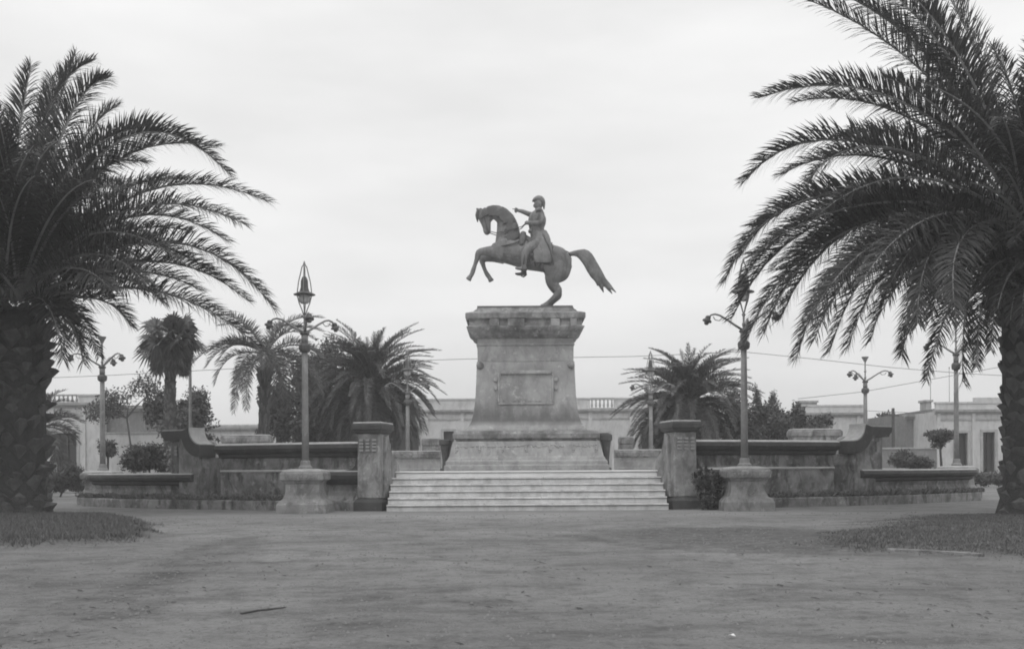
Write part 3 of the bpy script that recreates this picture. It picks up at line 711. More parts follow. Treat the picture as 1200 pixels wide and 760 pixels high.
# bridle and reins
h = MB()
def cord(mb, pts, r): mb.tube([S(*p) for p in pts], r, 6)
for s in (-1, 1):
    cord(h, [(446, 244, -14), (420, 268, s * 20), (380, 282, s * 42), (320, 300, s * 46), (270, 305, s * 30), (222, 290, s * 18)], 0.018)
    cord(h, [(222, 290, s * 18), (214, 255, s * 20), (200, 205, s * 26), (196, 165, s * 22), (205, 152, 0)], 0.02)
h.build('reins', M['bronze_dark'], stt, smooth=True, loc=(0, 0, 0))
h = MB()
for s in (-1, 1):
    cord(h, [(430, 345, s * 48), (380, 372, s * 62), (320, 385, s * 58), (268, 385, s * 40), (238, 385, 0)], 0.03)
    cord(h, [(590, 372, s * 20), (640, 398, s * 32), (690, 418, s * 22), (706, 436, 0)], 0.025)
h.build('harness', M['bronze_dark'], stt, smooth=True, loc=(0, 0, 0))
h = MB()
cord(h, [(545, 330, -52), (575, 390, -86), (592, 450, -96), (600, 505, -92)], 0.035)
cord(h, [(540, 318, -50), (548, 334, -58), (552, 326, -50)], 0.03)
h.build('sabre', M['bronze_dark'], stt, smooth=True, loc=(0, 0, 0))
# rider
r = MB()
limb(r, [(522, 368, 0, 50, 46), (518, 325, 0, 47, 44), (508, 280, 0, 43, 41), (509, 240, 0, 52, 50), (514, 205, 0, 49, 52), (520, 180, 0, 32, 40), (521, 162, 0, 20, 20)], 18)
limb(r, [(520, 168, 0, 14, 14), (520, 150, 0, 20, 18), (520, 128, 0, 27, 22), (522, 110, 0, 25, 21)], 14)
limb(r, [(497, 132, 0, 5, 4), (493, 142, 0, 7, 6), (499, 150, 0, 6, 7)], 8); limb(r, [(504, 160, 0, 8, 9), (508, 164, 0, 8, 9)], 8)
for s in (-1, 1): limb(r, [(526, 132, s * 22, 5, 3), (527, 145, s * 22, 4, 3)], 6)
for s in (-1, 1): limb(r, [(521, 192, s * 38, 22, 17), (523, 186, s * 46, 20, 16), (528, 181, s * 60, 8, 8)], 10)
limb(r, [(518, 196, 46, 21, 19), (488, 186, 50, 18, 17), (455, 174, 50, 15, 14), (425, 163, 46, 13, 12), (402, 158, 44, 10, 9)], 10)   # pointing arm
limb(r, [(402, 158, 44, 10, 8), (388, 156, 43, 10, 7)], 8)
limb(r, [(388, 152, 41, 4, 4), (376, 150, 40, 3.5, 3.5), (366, 149, 39, 3, 3)], 6)
for k, (dy, L) in enumerate(((0, 380), (5, 381), (9, 383))): limb(r, [(388, 157 + dy * 0.6, 43 + k * 2.4, 3.6, 3.2), (L, 160 + dy * 0.6, 43 + k * 2.4, 3.4, 3), (L + 7, 166 + dy * 0.5, 43 + k * 2.4, 3, 3)], 6)
limb(r, [(398, 152, 36, 4, 4), (390, 146, 34, 3.4, 3.4), (383, 145, 34, 3, 3)], 6)
limb(r, [(530, 198, -48, 21, 18), (536, 228, -54, 18, 17), (528, 256, -56, 16, 16), (492, 254, -40, 14, 14), (462, 250, -26, 11, 11)], 10)
limb(r, [(462, 250, -26, 10, 9), (448, 246, -20, 11, 8)], 8)
for k in range(4): limb(r, [(450, 238 + k * 5, -18, 3.6, 3.4), (441, 239 + k * 5, -16, 3.4, 3.4), (439, 243 + k * 5, -11, 3, 3)], 6)
limb(r, [(456, 240, -22, 4, 4), (449, 233, -19, 3.4, 3.4)], 6)
for s in (-1, 1):
    limb(r, [(520, 372, s * 34, 38, 30), (488, 388, s * 62, 32, 25), (452, 412, s * 76, 26, 21), (438, 438, s * 79, 22, 18), (432, 475, s * 79, 19, 17), (430, 505, s * 79, 15, 13), (432, 522, s * 79, 14, 13)], 12)
    limb(r, [(442, 520, s * 79, 12, 12), (415, 523, s * 81, 11, 12), (392, 522, s * 83, 8, 9), (382, 519, s * 84, 5, 6)], 8)
for s in (-1, 1): limb(r, [(506, 182, s * 58, 9, 8), (522, 178, s * 62, 10, 9), (538, 184, s * 60, 8, 8)], 8)
limb(r, [(468, 292, -24, 9, 12), (470, 290, 24, 9, 12)], 8)
for j in range(5): limb(r, [(466 + abs(j - 2) * 1.5, 215 + j * 15, -6, 3, 3), (466 + abs(j - 2) * 1.5, 215 + j * 15, 6, 3, 3)], 6)
rider = fuse(r, 'person', M['bronze'], stt, 0.02, 2)
h = MB()
for s in (-1, 1):
    for k in range(7):
        x = 505 + k * 13
        limb(h, [(520 + k * 5, 300, s * 34, 16, 10), (515 + k * 9, 350, s * 52, 18, 10), (x - 6, 420, s * 76, 16, 7), (x - 4, 470, s * 82, 14, 6), (x, 486, s * 82, 10, 5)], 8)
fuse(h, 'coat_skirt', M['bronze'], rider, 0.026, 2)
h = MB()
limb(h, [(484, 117, 0, 5, 9), (498, 108, 0, 14, 22), (522, 104, 0, 21, 25), (542, 118, 0, 17, 22), (549, 140, 0, 9, 14), (551, 164, 0, 3, 7)], 12)
limb(h, [(494, 104, 0, 9, 9), (515, 92, 0, 10, 11), (535, 94, 0, 9, 10), (550, 108, 0, 7, 8)], 10)
fuse(h, 'hat', M['bronze'], rider, 0.022, 2)
h = MB()
for s in (-1, 1):
    h = MB()
    h.tube([S(430, 400, s * 84), S(434, 450, s * 94), S(428, 500, s * 96)], 0.03, 6)
    h.tube([S(442, 500, s * 70), S(446, 530, s * 74), S(430, 540, s * 80), S(418, 534, s * 88), S(428, 500, s * 94)], 0.032, 6)
    h.build('stirrup', M['bronze_dark'], stt, smooth=True, loc=(0, 0, 0))
b = MB(); b.box2((-1.9, -0.9, -0.085), (1.9, 0.9, 0.0)); b.build('statue_base', M['bronze_dark'], stt, loc=(0, 0, 0), bevel=0.01)

# ------------------------------------------------------------------ lamp posts
def lamp_pedestal(loc, label, rz=0.0, grp='stone plinths under the lamp posts'):
    o = thing('lamp_plinth', label, 'plinth', loc, grp, rz)
    b = MB(); b.sqlathe((0, 0, 0), [(0.70, -0.04), (0.70, 0.25), (0.63, 0.34), (0.54, 0.41), (0.495, 0.52), (0.48, 0.68), (0.485, 0.84)], 0); b.build('base', M['stone_lamp'], o, loc=(0, 0, 0), bevel=0.014)
    b = MB(); b.sqlathe((0, 0, 0), [(0.5, 0.842), (0.53, 0.9), (0.60, 0.94), (0.615, 0.96), (0.615, 1.12), (0.58, 1.17)], 0); c = b.build('cap', M['stone_lamp'], o, loc=(0, 0, 0), bevel=0.014)
    b = MB(); b.sqlathe((0, 0, 0), [(0.57, 1.172), (0.53, 1.225), (0.3, 1.26)], 0); b.build('cap_top', M['stone_top'], o, loc=(0, 0, 0), bevel=0.02)
    b = MB()
    for k in range(7): b.box((-0.42 + 0.14 * k, -0.63, 1.04), (0.07, 0.05, 0.08))
    b.build('frieze_ornament', M['stone_lamp'], c, loc=(0, 0, 0), bevel=0.01)
    return o
def lamp_post(loc, label, lantern, rz, grp='cast iron lamp posts round the square'):
    o = thing('street_lamp', label, 'street lamp', loc, grp, rz)
    Z = (0, 0, 0)
    b = MB(); b.lathe(Z, [(0.2, 0), (0.2, 0.05), (0.15, 0.10), (0.14, 0.2), (0.125, 0.24)], 14); b.build('foot', M['iron'], o, loc=Z, smooth=False)
    b = MB(); b.lathe(Z, [(0.105, 0.2), (0.098, 1.2), (0.09, 2.4), (0.082, 3.34)], 14); b.lathe(Z, [(0.098, 3.6), (0.1, 3.84)], 14); b.build('pole', M['iron'], o, loc=Z, smooth=True)
    b = MB(); b.lathe(Z, [(0.1, 3.34), (0.15, 3.37), (0.17, 3.43), (0.175, 3.52), (0.15, 3.57), (0.1, 3.6)], 14); b.build('collar', M['iron_dark'], o, loc=Z); b = MB(); b.lathe(Z, [(0.12, 3.84), (0.14, 3.87), (0.13, 3.9), (0.04, 3.93)], 12); b.build('capital', M['iron_dark'], o, loc=Z)
    b = MB(); tp = 4.42 if lantern else 4.78
    b.lathe(Z, [(0.04, 3.92), (0.035, 4.0), (0.05, 4.05), (0.05, 4.09), (0.03, 4.12), (0.03, 4.3), (0.055, 4.33), (0.055, 4.36), (0.03, 4.4), (0.03, tp)], 10)
    if not lantern: b.lathe(Z, [(0.03, tp), (0.06, tp + 0.02), (0.07, tp + 0.06), (0.15, tp + 0.2), (0.16, tp + 0.24), (0.02, tp + 0.25)], 10)
    b.build('spindle', M['iron'], o, loc=Z)
    for k in range(3):
        a = 2 * math.pi * k / 3; d = Vector((math.cos(a), math.sin(a), 0))
        pts = [(0.06, 3.92), (0.25, 4.03), (0.5, 4.19), (0.72, 4.31), (0.86, 4.345), (0.98, 4.32), (1.06, 4.24)]
        b = MB(); b.tube([d * r_ + Vector((0, 0, z_)) for r_, z_ in pts], [0.036, 0.034, 0.031, 0.029, 0.028, 0.026, 0.026], 8)
        b.tube([d * 0.62 + Vector((0, 0, 4.26)), d * 0.74 + Vector((0, 0, 4.16)), d * 0.86 + Vector((0, 0, 4.18)), d * 0.92 + Vector((0, 0, 4.27))], 0.014, 6)
        ar = b.build('arm', M['iron'], o, loc=Z, smooth=True)
        b = MB(); fr = Matrix.Translation(d * 1.07 + Vector((0, 0, 4.25))) @ Matrix.Rotation(R(-18), 4, Vector((-d.y, d.x, 0)))
        b.lathe(Z, [(0.03, 0.05), (0.075, 0.02), (0.08, -0.05), (0.13, -0.09), (0.135, -0.13), (0.07, -0.15), (0.06, -0.21), (0.02, -0.23)], 10, frame=fr)
        b.build('lamp_head', M['iron_dark'], ar, loc=Z)
    if lantern:
        b = MB()
        for k in range(4):
            a = R(45) + math.pi / 2 * k; d = Vector((math.cos(a), math.sin(a), 0))
            prof = [(0.03, 4.42), (0.07, 4.55), (0.15, 4.75), (0.2, 4.95), (0.2, 5.1), (0.17, 5.35), (0.11, 5.6), (0.07, 5.78), (0.015, 5.87)]
            b.tube([d * r_ + Vector((0, 0, z_)) for r_, z_ in prof], 0.017, 6)
        b.lathe(Z, [(0.02, 5.84), (0.035, 5.88), (0.01, 5.96)], 8)
        la = b.build('lantern', M['iron'], o, loc=Z, smooth=True)
        b = MB(); b.lathe(Z, [(0.31, 4.985), (0.315, 5.0), (0.18, 5.06), (0.14, 5.09), (0.11, 5.2), (0.1, 5.4), (0.06, 5.5), (0.01, 5.53)], 16); b.build('shade', M['iron_dark'], la, loc=Z, smooth=False)
        b = MB(); b.lathe(Z, [(0.02, 4.72), (0.1, 4.74), (0.155, 4.8), (0.17, 4.88), (0.16, 4.98)], 16); b.build('globe', M['globe'], la, loc=Z, smooth=True)
    return o
def place_lamp(px, Y, label, lantern, rz, plinth_label=None, zb=1.26, sc=1.0):
    x = xat(px, Y)
    if plinth_label: lamp_pedestal((x, Y, 0), plinth_label)
    o = lamp_post((x, Y, zb), label, lantern, rz); o.scale = (1, 1, sc)
    return o
place_lamp(358, 29.4, 'tall lamp post with caged lantern on the stone plinth left of the stairs', True, R(48), 'stone plinth with bright top under the lamp left of the stairs')
place_lamp(872.5, 29.4, 'lamp post on stone plinth half hidden by right palm fronds', True, R(70), 'cracked stone plinth under the lamp right of the stairs')
place_lamp(120.5, 38.5, 'lamp post with bare top spindle in front of the left white house', False, R(-30), 'stone plinth behind the left basin shrubs')
place_lamp(1121, 40.5, 'lamp post in front of the right house beside palm trunk', False, R(170), 'stone plinth behind the right basin', sc=1.13)
place_lamp(1014.5, 47.0, 'lamp post with bare spindle rising behind the right scrolled wall pier', False, R(-26), 'stone plinth behind the right end pier')
place_lamp(478, 48.6, 'distant lamp post with lantern in front of the left round palm', True, R(-25), None, zb=0.95)
lamp_pedestal((xat(478, 48.6), 48.6, -0.31), 'stone plinth behind the left rear parapet')
place_lamp(763, 48.6, 'distant lamp post with lantern in front of the right round palm', True, R(-28), None, zb=0.85)
lamp_pedestal((xat(763, 48.6), 48.6, -0.41), 'stone plinth behind the right rear parapet')
# plain thin post
o = thing('pole', 'thin plain pole beside the fan palm trunk', 'pole', (xat(223.5, 52), 52, 0))
b = MB(); zt = at(224, 420, 52).z
b.tube([(xat(223.5, 52), 52, 0), (xat(223.5, 52), 52, zt)], [0.11, 0.07], 10); b.build('shaft', M['iron'], o)
b = MB(); b.lathe((xat(223.5, 52), 52, zt), [(0.07, 0), (0.16, 0.05), (0.18, 0.15), (0.06, 0.3)], 10); b.build('pole_top', M['iron_dark'], o)

# ------------------------------------------------------------------ vegetation
def bez(a, b, c, t): return a * ((1 - t) ** 2) + b * (2 * t * (1 - t)) + c * (t * t)
def frond(mb, P0, P1, P2, rng, spacing=0.0175, leaf=0.55, wid=0.03, rw=0.05, vee=35.0, s0=0.10, twist=0.0, vsp=50.0):
    L = (P1 - P0).length * 0.6 + (P2 - P1).length * 0.6
    n = max(10, int(L / spacing)); pr = None
    rp = [bez(P0, P1, P2, i / 10) for i in range(11)]
    mb.tube(rp, [rw * (1 - 0.85 * i / 10) for i in range(11)], 4, mi=1, cap=False)
    V, Fc = mb.v, mb.f
    cv = math.cos(R(vee)); sv = math.sin(R(vee))
    for i in range(n):
        t = s0 + (1 - s0) * i / (n - 1)
        p = bez(P0, P1, P2, t); tg = (bez(P0, P1, P2, min(1, t + 0.02)) - bez(P0, P1, P2, t - 0.02)).normalized()
        up = Vector((0, 0, 1)); sd_ = tg.cross(up)
        if sd_.length < 0.15: sd_ = tg.cross(Vector((0.3, -1, 0)))
        sd_.normalize(); nm = sd_.cross(tg)
        if twist:
            sd_, nm = sd_ * math.cos(twist) + nm * math.sin(twist), nm * math.cos(twist) - sd_ * math.sin(twist)
        prof = min(1.0, 0.45 + (t - s0) * 2.6) * (1.0 - 0.62 * max(0, (t - 0.35) / 0.65) ** 1.6)
        a = R(66 - 30 * t); ca, sa = math.cos(a), math.sin(a)
        for s in (-1, 1):
            if rng.random() < 0.06: continue
            l = leaf * prof * rng.uniform(0.82, 1.12); j = rng.uniform(-0.16, 0.16); j2 = rng.uniform(-0.22, 0.22)
            ve = R(vee - 18 + rng.uniform(-vsp, vsp)); cv = math.cos(ve); sv = math.sin(ve)
            d = tg * (ca + j) + sd_ * (s * sa * cv) + nm * (sa * (sv + j2 * 0.4))
            d.normalize()
            wv = d.cross(nm * 0.8 + sd_ * (s * -0.4)).normalized() * (wid * 0.5 * (0.6 + 0.5 * prof))
            m_ = p + d * (l * 0.55); e_ = p + d * l + Vector((0, 0, -0.14 * l)) 
            b0 = len(V)
            V.extend((p - wv * 0.6, p + wv * 0.6, m_ + wv, m_ - wv, e_))
            Fc.append([b0, b0 + 1, b0 + 2, b0 + 3]); Fc.append([b0 + 3, b0 + 2, b0 + 4]); mb.m.extend((0, 0))
def rand_frond(mb, C, az, el, L, rng, bend=60, **kw):
    d = lambda a, e: Vector((math.cos(a) * math.cos(e), math.sin(a) * math.cos(e), math.sin(e)))
    P0 = C + d(az, el) * 0.25
    P1 = P0 + d(az, el) * (L * 0.55)
    P2 = P1 + d(az + rng.uniform(-0.2, 0.2), el - R(bend)) * (L * 0.55)
    frond(mb, P0, P1, P2, rng, **kw)
def palm_trunk(o, base, top, r0, r1, rng, rows, per, bulge=1.35, flare=1.3, scale=1.0):
    base, top = Vector(base), Vector(top); H = (top - base).length
    def rad(f): return (r0 + (r1 - r0) * f) * (1 + (flare - 1) * max(0, 1 - f * 9)) * (1 + (bulge - 1) * max(0, (f - 0.72) / 0.28) ** 1.5) * (1 - 0.65 * max(0, (f - 0.9) / 0.1) ** 2)
    b = MB(); n = 20
    b.tube([base + (top - base) * (i / n) for i in range(n + 1)], [rad(i / n) for i in range(n + 1)], 20, mi=0)
    dr = (top - base).normalized()
    for i in range(rows):
        f = (i + 0.5) / rows
        for k in range(per):
            a = 2 * math.pi * (k + 0.5 * (i % 2) + rng.uniform(-0.28, 0.28)) / per
            if rng.random() < 0.10: continue
            ff = f + rng.uniform(-0.5, 0.5) / rows
            ra = rad(ff); c = base + (top - base) * ff
            u = Vector((math.cos(a), math.sin(a), 0)); tn = Vector((-math.sin(a), math.cos(a), 0))
            w_ = math.pi * ra / per * rng.uniform(0.6, 1.15); hh = H / rows * rng.uniform(0.6, 1.35)
            pr_ = rng.uniform(0.02, 0.13) * scale * (1.0 + 1.2 * max(0, (ff - 0.6) / 0.4))
            q = [c + u * ra * 0.97 - dr * hh * 0.75, c + u * ra * 0.97 + tn * w_, c + u * ra * 0.97 - tn * w_,
                 c + u * (ra + pr_) + tn * w_ * rng.uniform(0.3, 0.8) + dr * hh * rng.uniform(0.15, 0.5), c + u * (ra + pr_ * rng.uniform(0.5, 1.1)) - tn * w_ * rng.uniform(0.3, 0.8) + dr * hh * rng.uniform(0.15, 0.5), c + u * ra * 0.95 + dr * hh * 0.5]
            b.add(q, [(0, 1, 3), (0, 3, 4), (0, 4, 2), (1, 5, 3), (3, 5, 4), (4, 5, 2)], 1)
    return b.build('trunk', [M['bark_palm'], M['leafbase']], o)

# -- left foreground palm
rng = random.Random(11)
YL = 27.6; LB = Vector((xat(17, YL), YL, -0.05)); LC = at(14, 352, YL)
pal = thing('date_palm', 'huge dark date palm with rough trunk at the left edge', 'palm tree', (LB.x, LB.y, 0), 'foreground date palms')
palm_trunk(pal, LB, LC - Vector((0, 0, 0.2)), 0.80, 0.82, rng, 17, 10, 1.25, 1.3, 2.4)
c = MB()
heroes = [((8, 300), (20, 150), (36, 78), -.6), ((24, 310), (40, 90), (108, 72), .4), ((28, 315), (75, 95), (126, 92), -.4), ((30, 320), (85, 150), (137, 124), .8),
          ((34, 325), (135, 60), (270, 205), -.5), ((34, 330), (105, 140), (255, 172), .9), ((36, 335), (160, 165), (314, 236), .3), ((36, 338), (150, 200), (266, 282), 1.3),
          ((36, 342), (215, 215), (320, 360), -1.2), ((38, 348), (190, 262), (290, 352), .6), ((38, 352), (205, 300), (314, 418), -.8), ((40, 355), (150, 290), (235, 340), 1.5),
          ((36, 358), (85, 345), (97, 424), .2), ((38, 356), (125, 330), (152, 380), .9), ((30, 352), (60, 330), (74, 420), -1.2), ((34, 345), (140, 300), (190, 352), -2.2),
          ((30, 330), (110, 230), (205, 300), -2.6), ((30, 330), (120, 200), (215, 210), 2.2), ((30, 330), (60, 130), (88, 64), 1.0), ((28, 330), (60, 170), (160, 150), -1.8), ((34, 335), (150, 190), (285, 262), -2.0), ((34, 340), (140, 240), (250, 320), 2.6), ((30, 340), (110, 260), (170, 330), -3.0), ((30, 335), (80, 200), (150, 220), -3.2), ((28, 330), (60, 220), (110, 210), -3.6), ((30, 330), (90, 170), (170, 190), 3.0), ((34, 335), (120, 250), (220, 270), 2.8), ((30, 325), (50, 180), (60, 90), 1.5), ((30, 335), (95, 290), (130, 340), -3.4)]
for a, b_, d, dy in heroes:
    frond(c, at(*a, YL), at(*b_, YL + dy * 0.6), at(*d, YL + dy), rng, leaf=0.92, wid=0.032, twist=rng.uniform(-0.25, 0.25))
for k in range(140):
    el_ = R(rng.uniform(-38, 84) if k % 3 else rng.uniform(35, 86)); az = R(rng.uniform(58, 302))
    if (az < R(115) or az > R(262)) and el_ < R(14): el_ = R(rng.uniform(14, 80))
    if (az < R(80) or az > R(285)) and el_ < R(45): el_ = R(rng.uniform(45, 84))
    rand_frond(c, LC + Vector((rng.uniform(-.3, .3), rng.uniform(-.3, .3), rng.uniform(-.3, .4))), az, el_, rng.uniform(4.6, 6.2), rng, rng.uniform(50, 75), leaf=0.8, wid=0.038, spacing=0.027)
for k in range(16):
    rand_frond(c, LC, R(rng.uniform(140, 285)), R(rng.uniform(-60, 30)), rng.uniform(1.6, 3.4), rng, 35, leaf=0.5, wid=0.036, spacing=0.06)
c.build('crown', [M['palm_leaf'], M['rachis']], pal, fixn=False)

# -- right foreground palm
YR = 25.3; RB = Vector((xat(1213, YR), YR, -0.05)); RC = at(1211, 276, YR)
par = thing('date_palm', 'huge date palm with diagonal trunk scars at the right edge', 'palm tree', (RB.x, RB.y, 0), 'foreground date palms')
palm_trunk(par, RB, RC - Vector((0, 0, 0.2)), 0.72, 0.74, rng, 22, 9, 1.35, 1.3, 1.0)
c = MB()
heroes = [((1190, 225), (1085, 35), (905, -14), .3), ((1192, 215), (1105, 10), (985, -50), -.6), ((1195, 210), (1145, 20), (1060, -80), .6), ((1190, 225), (1120, 60), (1000, 0), 1.2),
          ((1188, 230), (1050, 55), (889, 115), -.3), ((1186, 245), (960, 100), (872, 213), .4), ((1170, 235), (1010, 120), (946, 212), -1.6), ((1186, 262), (915, 160), (850, 328), -.4),
          ((1186, 266), (955, 180), (864, 338), .6), ((1186, 270), (960, 205), (896, 388), -1.0), ((1186, 270), (985, 220), (934, 418), .2), ((1186, 274), (1030, 215), (972, 412), 1.0),
          ((1186, 276), (1050, 230), (994, 405), -.9), ((1186, 278), (1080, 245), (1057, 416), .3), ((1186, 280), (1110, 250), (1092, 372), -1.4), ((1188, 282), (1125, 265), (1128, 446), .6),
          ((1180, 250), (1060, 165), (960, 250), -2.0), ((1180, 255), (1050, 200), (930, 300), 1.8), ((1185, 262), (1040, 190), (905, 315), 2.4),
          ((1185, 262), (1080, 215), (1010, 330), -2.6), ((1185, 262), (1090, 225), (1040, 340), -2.0), ((1185, 250), (1080, 130), (985, 160), 2.0), ((1188, 240), (1110, 110), (1035, 90), -1.8),
          ((1185, 262), (1010, 195), (880, 300), -1.3), ((1185, 265), (1075, 235), (1075, 380), -2.4), ((1185, 268), (1030, 225), (950, 370), -2.2), ((1190, 262), (1100, 240), (1120, 370), -3), ((1184, 262), (940, 190), (858, 372), 1.0), ((1184, 264), (950, 200), (872, 405), -.6), ((1184, 266), (985, 200), (915, 372), 1.6), ((1184, 262), (930, 175), (868, 300), 1.4), ((1186, 270), (1020, 225), (955, 396), -1.6), ((1186, 255), (1020, 140), (915, 205), 1.6), ((1186, 240), (1060, 90), (930, 120), 1.4), ((1190, 220), (1110, 40), (960, -20), 1.6), ((1190, 220), (1130, 30), (1030, -40), -1.6), ((1186, 270), (1060, 240), (1020, 400), 1.8)]
for a, b_, d, dy in heroes:
    frond(c, at(*a, YR), at(*b_, YR + dy * 0.6), at(*d, YR + dy), rng, leaf=0.92, wid=0.032, twist=rng.uniform(-0.3, 0.3))
for k in range(130):
    el_ = R(rng.uniform(-8, 84)); az = R(rng.choice([rng.uniform(-118, 118), rng.uniform(-150, 150)]))
    if abs(az) > R(118) and el_ < R(35): continue
    rand_frond(c, RC + Vector((rng.uniform(-.3, .3), rng.uniform(-.3, .3), rng.uniform(-.2, .4))), az, el_, rng.uniform(4.4, 6.4), rng, rng.uniform(50, 75), leaf=0.78, wid=0.038, spacing=0.027)
for k in range(48):
    rand_frond(c, RC, R(rng.uniform(0, 360)), R(rng.uniform(-45, 50)), rng.uniform(1.5, 2.7), rng, 45, leaf=0.5, wid=0.034, spacing=0.06)
for k in range(22):
    rand_frond(c, RC + Vector((rng.uniform(-.4, .2), rng.uniform(-.5, .1), rng.uniform(-.9, -.1))), R(rng.uniform(165, 300)), R(rng.uniform(-30, 20)), rng.uniform(1.6, 2.5), rng, 62, leaf=0.55, wid=0.034, spacing=0.035)
c.build('crown', [M['palm_leaf'], M['rachis']], par, fixn=False)

def mid_palm(px, py, base_px, Y, L, nfr, lab, seed, els=(-35, 85), rt=0.45, leaf=0.5, bend=(55, 88), azs=(0, 360)):
    rg = random.Random(seed); C = at(px, py, Y); B = Vector((xat(base_px, Y), Y, -0.05))
    o = thing('date_palm', lab, 'palm tree', (B.x, B.y, 0), 'palms behind the terrace')
    palm_trunk(o, B, C - Vector((0, 0, 0.2)), rt, rt, rg, 16, 10, 1.4, 1.2)
    c = MB()
    for k in range(nfr):
        u = rg.random()
        el_ = R(els[0] + (els[1] - els[0]) * u)
        rand_frond(c, C, R(rg.uniform(*azs)), el_, L * rg.uniform(0.82, 1.08), rg, rg.uniform(*bend), spacing=0.036, leaf=leaf, wid=0.036, rw=0.035, vee=48, vsp=28)
    c.build('crown', [M['palm_leaf_far'], M['rachis_far']], o, fixn=False)
mid_palm(436, 455, 436, 56, 4.15, 270, 'round bushy date palm behind the left gate pier', 21, rt=0.6, els=(-52, 87), leaf=0.48)
mid_palm(806, 474, 806, 56, 4.15, 260, 'round bushy date palm behind the right gate pier', 22, rt=0.55, els=(-52, 87), leaf=0.48)
mid_palm(312, 415, 305, 50, 3.7, 36, 'slender palm with drooping fronds beside the fan palm', 23, els=(-20, 70), rt=0.24, leaf=0.7, bend=(65, 98))
mid_palm(46, 500, 44, 44, 1.9, 34, 'small date palm behind the left edge palm trunk', 24, rt=0.3)

# fan palm
def fan_palm():
    rg = random.Random(31); Y = 48; C = at(200, 388, Y); B = Vector((xat(198, Y), Y, -0.05))
    o = thing('fan_palm', 'fan palm with skirt of dead leaves and chequered trunk', 'palm tree', (B.x, B.y, 0))
    palm_trunk(o, B, C, 0.30, 0.22, rg, 34, 9, 1.0, 1.3, 0.45)
    def fan(mb, P, d, L, rr, n=22):
        d = d.normalized(); E = P + d * L + Vector((0, 0, -0.08 * L))
        mb.tube([P, E], [0.025, 0.015], 4, mi=1, cap=False)
        sd_ = d.cross(Vector((0, 0, 1)));
        if sd_.length < 0.2: sd_ = Vector((1, 0, 0))
        sd_.normalize(); nm = sd_.cross(d); ro = rg.uniform(-1.3, 1.3); sd_ = sd_ * math.cos(ro) + nm * math.sin(ro); nm = sd_.cross(d)
        for k in range(n):
            a = R(-125 + 250 * k / (n - 1)); v = d * math.cos(a) + sd_ * math.sin(a) + nm * 0.12
            l = rr * (0.75 + 0.25 * math.cos(a)) * rg.uniform(0.85, 1.1)
            q = E + v * l * 0.6; e_ = E + v * l + Vector((0, 0, -0.28 * l * rg.uniform(0.6, 1.4)))
            wv = v.cross(nm).normalized() * 0.05; b0 = len(mb.v)
            mb.v.extend((E, q + wv, e_, q - wv)); mb.f.append([b0, b0 + 1, b0 + 2, b0 + 3]); mb.m.append(0)
    c = MB()
    for k in range(54):
        az = rg.uniform(0, 2 * math.pi); el_ = R(rg.uniform(-48, 62))
        fan(c, C + Vector((0, 0, -0.3)), Vector((math.cos(az) * math.cos(el_), math.sin(az) * math.cos(el_), math.sin(el_))), rg.uniform(0.6, 1.05), rg.uniform(0.65, 0.95))
    c.build('crown', [M['palm_leaf_far'], M['rachis']], o, fixn=False)
    c = MB()
    for k in range(170):
        az = rg.uniform(0, 2 * math.pi); f = rg.random(); p = C + Vector((math.cos(az) * 0.42, math.sin(az) * 0.42, -0.3 - 1.15 * f))
        fan(c, p, Vector((math.cos(az) * 0.45, math.sin(az) * 0.45, -0.9)), rg.uniform(0.15, 0.4), rg.uniform(0.4, 0.6), 12)
    c.build('dead_leaf_skirt', [M['dead_leaf'], M['bark']], o, fixn=False)
fan_palm()

def leafcloud(mb, clumps, n, size, rng, shell=0.55):
    """leaf-sized faces spread through ellipsoid clumps"""
    tot = sum(c[1][0] * c[1][1] * c[1][2] for c in clumps)
    for cc, rr in clumps:
        k = max(8, int(n * rr[0] * rr[1] * rr[2] / tot))
        for _ in range(k):
            d = Vector((rng.gauss(0, 1), rng.gauss(0, 1), rng.gauss(0, 1))).normalized()
            f = rng.uniform(shell, 1.0) if rng.random() < 0.7 else rng.random() ** 0.4
            f *= 0.80 + 0.5 * mnoise.noise(d * 2.1 + cc * 0.7)
            p = cc + Vector((d.x * rr[0], d.y * rr[1], d.z * rr[2])) * f
            a = Vector((rng.gauss(0, 1), rng.gauss(0, 1), rng.gauss(0, 1))).normalized()
            b_ = a.cross(d + Vector((0.01, 0, 0.2))).normalized(); s = size * rng.uniform(0.6, 1.3)
            b0 = len(mb.v); mb.v.extend((p - a * s, p + b_ * s * 0.45, p + a * s, p - b_ * s * 0.45)); mb.f.append([b0, b0 + 1, b0 + 2, b0 + 3]); mb.m.append(0)
def tree(name, lab, cat, base, clumps, n, size, seed, mat='leaf', tr=0.12, grp=None, limbs=True):
    rg = random.Random(seed); base = Vector(base)
    o = thing(name, lab, cat, base, grp)
    cl = [(Vector(c), r_) for c, r_ in clumps]
    b = MB(); mid = sum((c for c, _ in cl), Vector()) / len(cl)
    fork = base + (Vector((mid.x, mid.y, mid.z)) - base) * (0.78 if tr < 0.1 else 0.55)
    b.tube([base - Vector((0, 0, 0.05)), base + (fork - base) * 0.5 + Vector((tr * 0.3, 0, 0)), fork], [tr * 1.3, tr, tr * 0.8], 8)
    for c, _ in cl[::3]: b.tube([fork, (fork + c) / 2 + Vector((rg.uniform(-.1, .1), rg.uniform(-.1, .1), 0.1)), c], [tr * 0.7, tr * 0.4, tr * 0.15], 6)
    b.build('trunk' if tr > 0.05 else 'stem', M['bark'], o)
    c = MB(); leafcloud(c, cl, n, size, rg); c.build('crown' if tr > 0.05 else 'foliage', M[mat], o, fixn=False)
    return o
